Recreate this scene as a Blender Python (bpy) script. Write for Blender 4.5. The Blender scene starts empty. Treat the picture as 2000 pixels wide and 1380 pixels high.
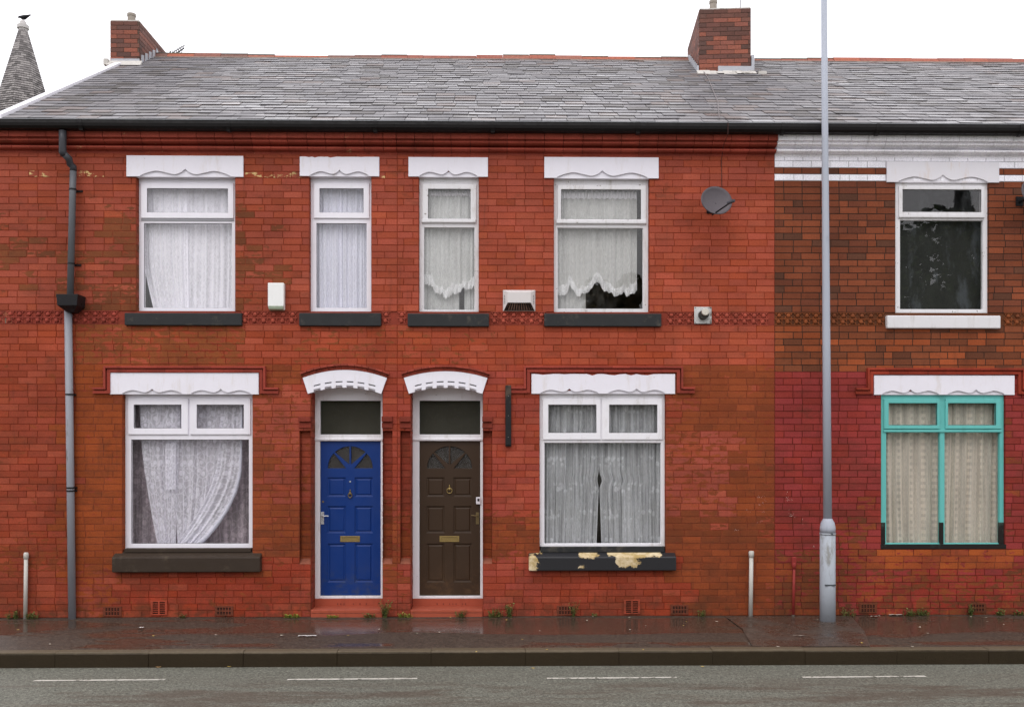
import bpy, bmesh, math, random
from mathutils import Vector, Matrix, noise as mnoise

random.seed(7)
scn = bpy.context.scene
col = scn.collection
PI = math.pi

# ------------------------------------------------------------------ camera
FPX, CY, CAMH, CAMD = 1824.0, 870.0, 2.19, 12.0
YAW = math.radians(0.93)
cam_d = bpy.data.cameras.new("camera")
cam = bpy.data.objects.new("camera", cam_d); col.objects.link(cam)
cam.location = (0, -CAMD, CAMH)
cam.rotation_euler = (math.radians(90), 0, -YAW)
cam_d.sensor_width = 36.0; cam_d.sensor_fit = 'HORIZONTAL'
cam_d.lens = FPX / 2000.0 * 36.0
cam_d.shift_y = (CY - 690.0) / 2000.0
cam_d.clip_start = 0.1; cam_d.clip_end = 2000
scn.camera = cam

# ------------------------------------------------------------------ sky, sun, exposure
SUN_EL, SUN_ROT = math.radians(52), math.radians(200)
world = bpy.data.worlds.new("World"); scn.world = world
world.use_nodes = True
wn = world.node_tree; wn.nodes.clear()
sky = wn.nodes.new('ShaderNodeTexSky'); sky.sky_type = 'NISHITA'; sky.sun_disc = False
sky.sun_elevation = SUN_EL; sky.sun_rotation = SUN_ROT
sky.dust_density = 6.0; sky.air_density = 1.0
hs = wn.nodes.new('ShaderNodeHueSaturation'); hs.inputs['Saturation'].default_value = 0.10
mixw = wn.nodes.new('ShaderNodeMix'); mixw.data_type = 'RGBA'
mixw.inputs[0].default_value = 0.80                                    # cloud deck over the clear sky
mixw.inputs[7].default_value = (14.8, 14.6, 15.2, 1)
bg = wn.nodes.new('ShaderNodeBackground'); bg.inputs[1].default_value = 0.12
wo = wn.nodes.new('ShaderNodeOutputWorld')
wn.links.new(sky.outputs[0], hs.inputs['Color']); wn.links.new(hs.outputs[0], mixw.inputs[6])
wn.links.new(mixw.outputs[2], bg.inputs[0]); wn.links.new(bg.outputs[0], wo.inputs[0])
sd = bpy.data.lights.new("sun", 'SUN'); sd.energy = 0.6; sd.angle = math.radians(25); sd.color = (1, .97, .93)
sun = bpy.data.objects.new("sun", sd); col.objects.link(sun)
# light comes from above and in front of the houses (camera side), a little from the left
dirv = Vector((math.sin(SUN_ROT) * math.cos(SUN_EL), math.cos(SUN_ROT) * math.cos(SUN_EL), math.sin(SUN_EL)))
sun.rotation_euler = dirv.to_track_quat('Z', 'Y').to_euler()
sun.location = (0, -8, 12)
vs = scn.view_settings
vs.view_transform = 'Standard'; vs.look = 'None'; vs.exposure = 0.0; vs.gamma = 1.0; vs.use_curve_mapping = False
scn.cycles.use_denoising = True
scn.cycles.transparent_max_bounces = 24
scn.cycles.max_bounces = 10

# ------------------------------------------------------------------ measuring helpers (photo pixel -> place on a plane Y = const)
def _t(px, Y):
    u = (px - 1000) / FPX
    return (Y + CAMD) / (math.cos(YAW) - u * math.sin(YAW)), u
def X(px, Y=0.0):
    t, u = _t(px, Y); return t * (math.sin(YAW) + u * math.cos(YAW))
def Z(py, px=970, Y=0.0):
    t, u = _t(px, Y); return CAMH - t * (py - CY) / FPX
def R(u0, u1, v0, v1, Y=0.0):
    """pixel box -> x0, x1, z0, z1 on the plane"""
    um = (u0 + u1) / 2
    return X(u0, Y), X(u1, Y), Z(v1, um, Y), Z(v0, um, Y)
def UV(x, z):
    """place on the wall -> photo pixel, used to look up paint wear"""
    dx, dy = x, CAMD
    d = dx * math.sin(YAW) + dy * math.cos(YAW); r = dx * math.cos(YAW) - dy * math.sin(YAW)
    return 1000 + FPX * r / d, CY - FPX * (z - CAMH) / d
def lin(c):
    o = []
    for v in c[:3]:
        v = v / 255.0
        o.append(v / 12.92 if v <= .04045 else ((v + .055) / 1.055) ** 2.4)
    return tuple(o)
def mixc(a, b, t): return tuple(a[i] * (1 - t) + b[i] * t for i in range(3))
def sst(a, b, x):
    t = min(1, max(0, (x - a) / (b - a))); return t * t * (3 - 2 * t)
def vn(x, y, s=0.0): return mnoise.noise(Vector((x, y, s * 7.31 + .37))) * .5 + .5

# ------------------------------------------------------------------ mesh collector
class MB:
    def __init__(s): s.v = []; s.f = []; s.a = {}; s.uv = None
    def add(s, vs_, fs, **attrs):
        n = len(s.v); s.v += [tuple(p) for p in vs_]
        s.f += [tuple(i + n for i in f) for f in fs]
        for k, val in attrs.items():
            L = s.a.setdefault(k, [])
            while len(L) < n: L.append((0, 0, 0, 1))
            if isinstance(val, list): L += val
            else: L += [val] * len(vs_)
        return s
    def box(s, x0, x1, y0, y1, z0, z1, **k):
        v = [(x0,y0,z0),(x1,y0,z0),(x1,y1,z0),(x0,y1,z0),(x0,y0,z1),(x1,y0,z1),(x1,y1,z1),(x0,y1,z1)]
        return s.add(v, [(0,3,2,1),(4,5,6,7),(0,1,5,4),(1,2,6,5),(2,3,7,6),(3,0,4,7)], **k)
    def prism(s, poly, x0, x1, **k):
        """polygon of (y, z) extruded along X"""
        n = len(poly)
        v = [(x0, y, z) for y, z in poly] + [(x1, y, z) for y, z in poly]
        f = [tuple(range(n)), tuple(range(2 * n - 1, n - 1, -1))]
        f += [((i + 1) % n, i, n + i, n + (i + 1) % n) for i in range(n)]
        return s.add(v, f, **k)
    def prism_y(s, poly, y0, y1, **k):
        """polygon of (x, z) extruded along Y, y0 is the front"""
        n = len(poly)
        v = [(x, y0, z) for x, z in poly] + [(x, y1, z) for x, z in poly]
        f = [tuple(range(n)), tuple(range(2 * n - 1, n - 1, -1))]
        f += [((i + 1) % n, i, n + i, n + (i + 1) % n) for i in range(n)]
        return s.add(v, f, **k)
    def tube(s, pts, rad, seg=12, cap=True, **k):
        pts = [Vector(p) for p in pts]; n = len(pts)
        if not isinstance(rad, (list, tuple)): rad = [rad] * n
        V = []; F = []; prev = None
        for i, p in enumerate(pts):
            d = (pts[min(i + 1, n - 1)] - pts[max(i - 1, 0)]).normalized()
            if prev is None:
                a = d.orthogonal().normalized()
            else:
                a = (prev - d * prev.dot(d)).normalized()
            prev = a; b = d.cross(a)
            for j in range(seg):
                t = 2 * PI * j / seg
                V.append(p + (a * math.cos(t) + b * math.sin(t)) * rad[i])
        for i in range(n - 1):
            for j in range(seg):
                F.append((i*seg+j, i*seg+(j+1)%seg, (i+1)*seg+(j+1)%seg, (i+1)*seg+j))
        if cap: F += [tuple(range(seg - 1, -1, -1)), tuple(range((n-1)*seg, n*seg))]
        return s.add(V, F, **k)
    def ball(s, c, r, seg=8, rings=5, sc=(1,1,1), **k):
        V = []; F = []
        for i in range(rings + 1):
            a = PI * i / rings
            for j in range(seg):
                b = 2 * PI * j / seg
                V.append((c[0] + r*sc[0]*math.sin(a)*math.cos(b), c[1] + r*sc[1]*math.sin(a)*math.sin(b), c[2] + r*sc[2]*math.cos(a)))
        for i in range(rings):
            for j in range(seg):
                F.append((i*seg+j, (i+1)*seg+j, (i+1)*seg+(j+1)%seg, i*seg+(j+1)%seg))
        return s.add(V, F, **k)
    def plate(s, loops, yf, yb, bev=0.0, **k):
        """closed (x,z) loops (first outline, then holes) filled between y = yf (front) and yb"""
        c = bpy.data.curves.new("tmp", 'CURVE'); c.dimensions = '2D'; c.fill_mode = 'BOTH'
        c.extrude = abs(yb - yf) / 2 - bev; c.bevel_depth = bev; c.bevel_resolution = 1; c.offset = -bev
        for L in loops:
            sp = c.splines.new('POLY'); sp.points.add(len(L) - 1); sp.use_cyclic_u = True
            for i, (x, z) in enumerate(L): sp.points[i].co = (x, z, 0, 1)
        o = bpy.data.objects.new("tmp", c)
        m = bpy.data.meshes.new_from_object(o)
        ym = (yf + yb) / 2
        V = [(v.co.x, ym - v.co.z, v.co.y) for v in m.vertices]
        F = [tuple(p.vertices) for p in m.polygons]
        bpy.data.objects.remove(o); bpy.data.curves.remove(c); bpy.data.meshes.remove(m)
        return s.add(V, F, **k)
    def build(s, name, mat, parent=None, smooth=False, bev=0, seg=2):
        off = wloc(parent) if parent else Vector((0, 0, 0))
        m = bpy.data.meshes.new(name)
        m.from_pydata([Vector(p) - off for p in s.v], [], s.f)
        for k, L in s.a.items():
            while len(L) < len(s.v): L.append((0, 0, 0, 1))
            at = m.attributes.new(k, 'FLOAT_COLOR', 'POINT')
            flat = []
            for c in L: flat += [c[0], c[1], c[2], c[3] if len(c) > 3 else 1.0]
            at.data.foreach_set('color', flat)
        if s.uv:
            ul = m.uv_layers.new(name="cloth")
            for l in m.loops: ul.data[l.index].uv = s.uv[l.vertex_index]
        m.materials.append(mat)
        m.update()
        if smooth:
            for p in m.polygons: p.use_smooth = True
        o = bpy.data.objects.new(name, m); col.objects.link(o)
        if parent: o.parent = parent
        if bev:
            b = o.modifiers.new("bevel", 'BEVEL'); b.width = bev; b.segments = seg; b.limit_method = 'ANGLE'; b.angle_limit = math.radians(40)
        return o

def wloc(o):
    v = Vector((0, 0, 0))
    while o: v += o.location; o = o.parent
    return v
def empty(name, loc, label, cat, group=None):
    o = bpy.data.objects.new(name, None); col.objects.link(o); o.location = loc; o.empty_display_size = .2
    return tag(o, label, cat, group)
def tag(o, label, cat, group=None):
    o['label'] = label; o['category'] = cat
    if group: o['group'] = group
    return o
def struct(o): o['kind'] = 'structure'; return o
def rect(x0, x1, z0, z1): return [(x0, z0), (x1, z0), (x1, z1), (x0, z1)]
def inset(r, d): return (r[0] + d, r[1] - d, r[2] + d, r[3] - d)

# ------------------------------------------------------------------ materials
class NT:
    def __init__(s, name):
        s.m = bpy.data.materials.new(name); s.m.use_nodes = True; s.t = s.m.node_tree
        s.b = s.t.nodes['Principled BSDF']; s.out = s.t.nodes['Material Output']
        s.co = s.t.nodes.new('ShaderNodeTexCoord')
        g = s.t.nodes.new('ShaderNodeNewGeometry'); s.pos = g.outputs['Position']; s.geo = g
    def n(s, typ, **kw):
        nd = s.t.nodes.new(typ)
        for k, v in kw.items(): setattr(nd, k, v)
        return nd
    def L(s, a, b): s.t.links.new(a, b)
    def _set(s, inp, v):
        if hasattr(v, 'is_linked') or hasattr(v, 'links'): s.L(v, inp)
        else:
            if hasattr(inp.default_value, '__len__') and not hasattr(v, '__len__'): v = (v, v, v)
            inp.default_value = tuple(v) + ((1,) if hasattr(v, '__len__') and len(v) == 3 and len(inp.default_value) == 4 else ()) if hasattr(v, '__len__') else v
    def scale(s, vec, sc):
        m = s.n('ShaderNodeMapping'); s.L(vec, m.inputs[0]); m.inputs['Scale'].default_value = sc; return m.outputs[0]
    def noise(s, scale=5, detail=3, rough=.6, vec=None, dist=0):
        nd = s.n('ShaderNodeTexNoise'); s.L(vec if vec is not None else s.pos, nd.inputs['Vector'])
        nd.inputs['Scale'].default_value = scale; nd.inputs['Detail'].default_value = detail
        nd.inputs['Roughness'].default_value = rough; nd.inputs['Distortion'].default_value = dist
        return nd.outputs[0]
    def vor(s, scale, vec=None, feature='F1', out='Distance'):
        nd = s.n('ShaderNodeTexVoronoi', feature=feature); s.L(vec if vec is not None else s.pos, nd.inputs['Vector'])
        nd.inputs['Scale'].default_value = scale; return nd.outputs[out]
    def ramp(s, v, a, b, lo=0, hi=1):
        nd = s.n('ShaderNodeMapRange'); nd.interpolation_type = 'SMOOTHSTEP'
        s._set(nd.inputs[0], v); nd.inputs[1].default_value = a; nd.inputs[2].default_value = b
        nd.inputs[3].default_value = lo; nd.inputs[4].default_value = hi; return nd.outputs[0]
    def math(s, op, a, b=0.0, c=0.0):
        nd = s.n('ShaderNodeMath', operation=op)
        for i, v in enumerate((a, b, c)): s._set(nd.inputs[i], v)
        return nd.outputs[0]
    def mix(s, f, a, b, blend='MIX'):
        nd = s.n('ShaderNodeMix', data_type='RGBA', blend_type=blend); s._set(nd.inputs[0], f)
        for i, v in ((6, a), (7, b)):
            if hasattr(v, 'links'): s.L(v, nd.inputs[i])
            else: nd.inputs[i].default_value = (v[0], v[1], v[2], 1)
        return nd.outputs[2]
    def grey(s, v):
        nd = s.n('ShaderNodeCombineColor'); 
        for i in range(3): s.L(v, nd.inputs[i])
        return nd.outputs[0]
    def bump(s, h, strength=.3, dist=.005):
        nd = s.n('ShaderNodeBump'); s.L(h, nd.inputs['Height']); nd.inputs['Strength'].default_value = strength
        nd.inputs['Distance'].default_value = dist; s.L(nd.outputs[0], s.b.inputs['Normal'])
    def base(s, c): s._set(s.b.inputs['Base Color'], c)
    def rough(s, r): s._set(s.b.inputs['Roughness'], r)
    def spec(s, v): s.b.inputs['Specular IOR Level'].default_value = v
    def attr(s, name):
        a = s.n('ShaderNodeAttribute'); a.attribute_name = name; return a
    def xyz(s, vec=None):
        x = s.n('ShaderNodeSeparateXYZ'); s.L(vec if vec is not None else s.pos, x.inputs[0]); return x.outputs

def simple(name, rgb, rough=.6, var=.15, scale=6, bumps=.15, metal=0, spec=.2, dirt=None, dirt_amt=.3, dirt_scale=3, stretch=(1,1,1), bd=.003):
    k = NT(name); c = lin(rgb)
    vec = k.scale(k.pos, stretch)
    n1 = k.noise(scale, 5, .65, vec)
    colr = k.mix(n1, tuple(v * (1 - var) for v in c), tuple(min(1, v * (1 + var)) for v in c))
    if dirt is not None:
        n2 = k.noise(dirt_scale, 6, .7, vec)
        m = k.ramp(n2, .62 - dirt_amt * .35, .70 - dirt_amt * .2)
        colr = k.mix(m, colr, lin(dirt))
    k.base(colr); k.rough(k.ramp(k.noise(scale * 2.3, 3), .3, .7, max(.03, rough - .1), min(1, rough + .1)))
    k.b.inputs['Metallic'].default_value = metal; k.spec(spec)
    if bumps: k.bump(k.noise(scale * 12, 3, .6, vec), bumps, bd)
    return k.m

def m_brick():
    k = NT("painted_brick")
    a = k.attr("bare"); p = k.attr("paint")
    n = k.noise(7, 6, .68, k.scale(k.pos, (1, 1, 2.2)), .3)
    cov = k.math('ADD', a.outputs['Alpha'], k.math('MULTIPLY', k.math('SUBTRACT', n, .5), 2.1))
    m = k.ramp(cov, .44, .54)
    c = k.mix(m, a.outputs['Color'], p.outputs['Color'])
    fine = k.noise(55, 3, .7)
    c = k.mix(1, c, k.grey(k.ramp(fine, .25, .75, .84, 1.16)), 'MULTIPLY')
    broad = k.noise(1.7, 4, .6)
    c = k.mix(1, c, k.grey(k.ramp(broad, .3, .7, .88, 1.10)), 'MULTIPLY')
    # soot and damp stains
    st = k.ramp(k.noise(2.6, 6, .72, k.scale(k.pos, (.8, 1, 1.8))), .52, .72, 0, .46)
    lowz = k.ramp(k.xyz()[2], 3.4, 1.6)
    st2 = k.math('MULTIPLY', k.ramp(k.noise(1.5, 7, .74, k.scale(k.pos, (.8, 1, 1.9))), .46, .66, 0, .42), lowz)
    st = k.math('MULTIPLY', k.math('MAXIMUM', st, st2), p.outputs['Alpha'])
    c = k.mix(st, c, lin((78, 50, 36)))
    # rain streaks running down, pale chips low on the wall
    stk = k.math('MULTIPLY', k.ramp(k.noise(9, 4, .7, k.scale(k.pos, (1, 1, .09))), .54, .72, 0, .34), k.ramp(k.noise(1.1, 3, .6), .42, .60))
    c = k.mix(k.math('MULTIPLY', stk, p.outputs['Alpha']), c, lin((66, 42, 34)))
    zz_ = k.xyz()[2]
    chp = k.math('MULTIPLY', k.ramp(k.noise(38, 5, .8, k.scale(k.pos, (.6, 1, 1.4))), .735, .75, 0, .7), k.ramp(zz_, 1.5, .6, .15, 1))
    c = k.mix(chp, c, lin((186, 150, 130)))
    # splash-back dirt and algae on the lowest courses
    z = k.xyz()[2]
    low = k.math('MULTIPLY', k.ramp(z, .42, .0, 0, 1), k.ramp(k.noise(5, 5, .7), .42, .62))
    c = k.mix(k.math('MULTIPLY', low, .55), c, lin((70, 52, 38)))
    k.base(c); k.rough(k.ramp(n, .3, .7, .62, .85)); k.spec(.10)
    k.bump(k.math('ADD', k.math('MULTIPLY', m, .5), k.math('MULTIPLY', fine, .6)), .35, .0035)
    return k.m

def m_brick_tex(name, c1, c2, mortar, sx=1.0):
    k = NT(name)
    x = k.xyz(); cb = k.n('ShaderNodeCombineXYZ')
    k.L(k.math('ADD', x[0], x[1]), cb.inputs[0]); k.L(x[2], cb.inputs[1])
    b = k.n('ShaderNodeTexBrick'); k.L(cb.outputs[0], b.inputs['Vector'])
    b.inputs['Color1'].default_value = (*lin(c1), 1); b.inputs['Color2'].default_value = (*lin(c2), 1); b.inputs['Mortar'].default_value = (*lin(mortar), 1)
    b.inputs['Scale'].default_value = 1; b.inputs['Mortar Size'].default_value = .006; b.inputs['Brick Width'].default_value = .236 * sx
    b.inputs['Row Height'].default_value = .085 * sx; b.inputs['Bias'].default_value = 0
    c = k.mix(1, b.outputs['Color'], k.grey(k.ramp(k.noise(30, 4, .7), .2, .8, .75, 1.25)), 'MULTIPLY')
    c = k.mix(k.ramp(k.noise(2.2, 5, .7), .5, .75, 0, .6), c, lin((70, 55, 50)))
    k.base(c); k.rough(.8); k.spec(.3)
    k.bump(k.math('SUBTRACT', k.math('MULTIPLY', k.noise(60, 3), .4), b.outputs['Fac']), .6, .005)
    return k.m

def m_slate():
    k = NT("wet_slate")
    a = k.attr("bare")
    c = k.mix(1, a.outputs['Color'], k.grey(k.ramp(k.noise(14, 5, .7, k.scale(k.pos, (.6, 2, 2))), .2, .8, .82, 1.2)), 'MULTIPLY')
    lich = k.ramp(k.noise(3.2, 6, .75), .60, .72, 0, .5)
    c = k.mix(lich, c, lin((96, 92, 84)))
    k.base(c)
    r = k.math('ADD', k.ramp(k.noise(.8, 6, .75, k.scale(k.pos, (.7, 1, 1))), .32, .68, .08, .40), k.math('MULTIPLY', a.outputs['Alpha'], .30))
    k.rough(r); k.spec(.85)
    k.bump(k.noise(40, 4, .7, k.scale(k.pos, (1, 2, 2))), .05, .002)
    return k.m

def m_attr(name, rough=.8, fine=40, lo=.8, hi=1.2, spec=.3):
    k = NT(name); a = k.attr("bare")
    c = k.mix(1, a.outputs['Color'], k.grey(k.ramp(k.noise(fine, 4, .7), .2, .8, lo, hi)), 'MULTIPLY')
    k.base(c); k.rough(rough); k.spec(spec); k.bump(k.noise(fine * 2, 3), .3, .004); return k.m

def m_white_trim(name, rgb, stain=(196, 176, 150), amt=.3, chips=None, chip_amt=0.0, rough=.5, streak=True):
    k = NT(name); c = lin(rgb)
    v = k.scale(k.pos, (1, 1, .22 if streak else 1))
    colr = k.mix(k.noise(4, 5, .7), tuple(x * .90 for x in c), c)
    colr = k.mix(k.math('MULTIPLY', k.ramp(k.noise(9, 5, .72, v), .50, .78), amt), colr, lin(stain))
    if chips is not None:
        m = k.ramp(k.noise(16, 7, .75, k.scale(k.pos, (1, 1, 1.3))), .70 - chip_amt * .25, .72 - chip_amt * .25)
        colr = k.mix(m, colr, lin(chips))
        k.bump(k.math('MULTIPLY', m, -1), .4, .002)
    k.base(colr); k.rough(rough); k.spec(.25); return k.m

def m_glass(name, dirt=0.0, dirtcol=(120, 118, 112), tint=(1,1,1), rough=0.0, dirt_scale=3.0, obscure=False):
    k = NT(name); t = k.t
    lw = k.n('ShaderNodeLayerWeight'); lw.inputs[0].default_value = .5
    f = k.math('ADD', k.math('MULTIPLY', k.math('POWER', lw.outputs['Facing'], 5.0), .92), .07)
    tr = k.n('ShaderNodeBsdfTransparent'); tr.inputs[0].default_value = (*tint, 1)
    gl = k.n('ShaderNodeBsdfGlossy'); gl.inputs['Roughness'].default_value = rough
    nb = k.n('ShaderNodeBump'); nb.inputs['Strength'].default_value = .12 if obscure else .04; nb.inputs['Distance'].default_value = .02 if obscure else .01
    k.L(k.noise(28 if obscure else 1.6, 2), nb.inputs['Height']); k.L(nb.outputs[0], gl.inputs['Normal'])
    mx = k.n('ShaderNodeMixShader'); k.L(f, mx.inputs[0]); k.L(tr.outputs[0], mx.inputs[1]); k.L(gl.outputs[0], mx.inputs[2])
    last = mx
    if dirt > 0:
        df = k.n('ShaderNodeBsdfDiffuse'); df.inputs[0].default_value = (*lin(dirtcol), 1)
        d = k.math('MULTIPLY', k.ramp(k.noise(dirt_scale, 8, .75, k.scale(k.pos, (1.6, 1, .7))), .42, .78), dirt)
        d = k.math('ADD', d, k.math('MULTIPLY', k.ramp(k.noise(90, 2), .66, .74), dirt * .5))
        m2 = k.n('ShaderNodeMixShader'); k.L(d, m2.inputs[0]); k.L(last.outputs[0], m2.inputs[1]); k.L(df.outputs[0], m2.inputs[2]); last = m2
    k.L(last.outputs[0], k.out.inputs[0]); t.nodes.remove(k.b)
    return k.m

def m_lace(name, rgb, base=.5, dense=.95, pattern='dots', pscale=14.0, trans=.35, streak=.12):
    k = NT(name); c = lin(rgb)
    uvm = k.n('ShaderNodeUVMap'); uvm.uv_map = "cloth"; uv = uvm.outputs[0]
    x = k.xyz(uv)
    if pattern == 'dots':          # rows of round motifs, honeycomb
        v = k.vor(pscale, k.scale(uv, (1, 1, 1)))
        m = k.math('MULTIPLY', k.ramp(v, .42, .25), k.ramp(k.vor(pscale * 4, uv), .15, .5, .6, 1))
        e = k.vor(pscale, uv, 'DISTANCE_TO_EDGE'); m = k.math('MAXIMUM', m, k.ramp(e, .10, .03, 0, .55))
    elif pattern == 'columns':     # vertical columns of knots
        sx = k.math('SINE', k.math('MULTIPLY', x[0], 2 * PI / .19)); sy = k.math('SINE', k.math('MULTIPLY', x[1], 2 * PI / .083))
        m = k.math('MULTIPLY', k.ramp(sx, .15, .75), k.ramp(sy, -.4, .3, .1, 1))
    elif pattern == 'floral':      # bands of flowers on a striped ground
        band = k.ramp(k.math('SINE', k.math('MULTIPLY', x[1], 2 * PI / .34)), .0, .9, .25, 1)
        m = k.math('MULTIPLY', band, k.ramp(k.vor(pscale, k.scale(uv, (1.1, 1, 1))), .46, .30))
        m = k.math('MULTIPLY', m, k.ramp(k.noise(60, 3, .7, uv), .35, .55, .45, 1))
    else:
        m = k.ramp(k.noise(pscale, 3, .6, uv), .4, .6, 0, .4)
    thr = k.ramp(k.noise(160, 2, .5, k.scale(uv, (1, .15, 1))), .3, .7, .85, 1.1)
    thr = k.math('MULTIPLY', thr, k.ramp(k.noise(20, 3, .6, k.scale(uv, (1, .05, 1))), .32, .66, 1 - streak, 1.04))
    al = k.math('MULTIPLY', k.ramp(m, 0, 1, base, dense), thr)
    # cloth seen edge-on in a fold is denser
    lw = k.n('ShaderNodeLayerWeight'); lw.inputs[0].default_value = .5
    al = k.math('MINIMUM', k.math('ADD', al, k.math('MULTIPLY', lw.outputs['Facing'], .45)), 1.0)
    df = k.n('ShaderNodeBsdfDiffuse'); df.inputs[0].default_value = (*c, 1)
    tl = k.n('ShaderNodeBsdfTranslucent'); tl.inputs[0].default_value = (*c, 1)
    tr = k.n('ShaderNodeBsdfTransparent')
    m1 = k.n('ShaderNodeMixShader'); m1.inputs[0].default_value = trans; k.L(df.outputs[0], m1.inputs[1]); k.L(tl.outputs[0], m1.inputs[2])
    m2 = k.n('ShaderNodeMixShader'); k.L(al, m2.inputs[0]); k.L(tr.outputs[0], m2.inputs[1]); k.L(m1.outputs[0], m2.inputs[2])
    k.L(m2.outputs[0], k.out.inputs[0]); k.t.nodes.remove(k.b)
    return k.m

BRICK = m_brick()
CHIMB = m_brick_tex("chimney_brick", (158, 88, 62), (128, 72, 56), (86, 66, 58), 1.0)
GABLEB = m_brick_tex("common_brick", (150, 80, 55), (120, 66, 48), (110, 95, 85), 1.0)
SLATE = m_slate()
UPVC = m_white_trim("white_upvc", (240, 237, 244), (190, 192, 190), .18, rough=.3)
OLDW = m_white_trim("old_white_gloss", (228, 226, 228), (150, 140, 122), .55, (96, 82, 66), .28, rough=.45)
OLDW2 = m_white_trim("worn_white_gloss", (240, 238, 242), (160, 150, 132), .45, (92, 78, 64), .12, rough=.45)
LINT = m_white_trim("white_masonry_paint", (238, 235, 243), (200, 188, 174), .42, (150, 128, 108), .03, rough=.6)
LINTC = m_white_trim("weathered_white_paint", (228, 225, 230), (198, 170, 138), .45, (140, 112, 88), .10, rough=.6)
SILLB = simple("black_sill_paint", (44, 45, 46), .5, .3, 5, .2, dirt=(76, 72, 66), dirt_amt=.25)
SILLG = simple("dark_brown_sill_paint", (58, 48, 40), .5, .2, 6, .3, dirt=(78, 68, 56), dirt_amt=.2)
GUTM = simple("black_gutter_paint", (20, 17, 17), .6, .3, 8, .1, spec=.25)
FASC = simple("dark_fascia_board", (36, 30, 29), .6, .3, 8, .2)
DPB = simple("dark_grey_pipe", (62, 62, 66), .4, .15, 6, .1)
DPG = simple("grey_pipe_paint", (142, 143, 150), .4, .12, 5, .12, dirt=(110, 104, 98), dirt_amt=.12, stretch=(1,1,.3))
HOPM = simple("black_plastic", (30, 29, 31), .35, .2, 8, .1)
PIPEW = simple("off_white_pipe", (196, 192, 184), .4, .12, 6, .1, dirt=(130, 118, 104), dirt_amt=.3, stretch=(1,1,.3))
PIPER = simple("red_painted_pipe", (142, 52, 48), .5, .2, 8, .2)
TEAL = m_white_trim("teal_gloss", (106, 190, 184), (80, 150, 146), .5, (60, 92, 88), .06, rough=.35)
BLACKW = simple("bare_black_wood", (34, 30, 28), .6, .3, 12, .3, dirt=(66, 84, 76), dirt_amt=.3)
def door_paint(name, rgb, rough, foot, var=.06):
    k = NT(name); c = lin(rgb)
    colr = k.mix(k.noise(2.5, 4, .6), tuple(v * (1 - var) for v in c), tuple(v * (1 + var) for v in c))
    z = k.xyz()[2]
    m = k.math('MULTIPLY', k.ramp(z, .75, .22), k.ramp(k.noise(8, 6, .75), .44, .66, 0, .55))
    m = k.math('MAXIMUM', m, k.ramp(k.noise(15, 6, .8, k.scale(k.pos, (1, 1, .3))), .68, .74, 0, .35))
    k.base(k.mix(m, colr, lin(foot))); k.rough(k.math('ADD', k.ramp(k.noise(5, 4, .7), .3, .7, rough - .08, rough + .1), k.math('MULTIPLY', m, .3))); k.spec(.3)
    k.bump(k.noise(70, 3, .6, k.scale(k.pos, (2, 1, .3))), .06, .002)
    return k.m
BLUE = door_paint("blue_door_gloss", (14, 52, 120), .38, (62, 70, 84))
BLUE_ = simple("blue_door_gloss", (18, 52, 126), .38, .05, 2, .03, spec=.3)
BROWN = door_paint("brown_door_stain", (60, 43, 28), .5, (92, 68, 44), .12)
BROWN_ = simple("brown_door_stain", (60, 43, 28), .55, .14, 6, .25, stretch=(3,1,.4), dirt=(72, 54, 38), dirt_amt=.12)
BRASS = simple("aged_brass", (156, 134, 84), .38, .2, 20, .1, metal=.5)
CHROME = simple("satin_chrome", (205, 205, 208), .28, .1, 20, .05, metal=.5)
BRONZE = simple("bronze_handle", (120, 104, 72), .4, .2, 20, .1, metal=.3)
SLOTSHADE = simple("slot_shade", (14, 13, 12), .8, .1, 8, 0)  # near-black colour standing in for the shade inside slots and openings
GLASS = m_glass("window_glass")
GLASSD = m_glass("dusty_window_glass", .16, (150, 148, 142))
GLASSX = m_glass("filthy_window_glass", .32, (112, 114, 116), dirt_scale=2.4)
GLASSXX = m_glass("filthy_lower_glass", .62, (56, 58, 56), dirt_scale=2.0)
GLASSO = m_glass("obscure_door_glass", .6, (58, 46, 36), rough=.35, obscure=True)
STEP = m_white_trim("red_step_paint", (168, 82, 60), (120, 58, 46), .5, (96, 54, 44), .1, rough=.4)
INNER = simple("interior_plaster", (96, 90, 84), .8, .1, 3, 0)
LEAD = simple("lead_flashing", (176, 178, 184), .45, .2, 14, .3)
MORT = simple("cement_fillet", (196, 192, 186), .8, .2, 16, .4, dirt=(120, 116, 108), dirt_amt=.3)
POT = simple("chimney_pot_clay", (150, 142, 132), .8, .2, 10, .3)
HOODM = BRICK

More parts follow.
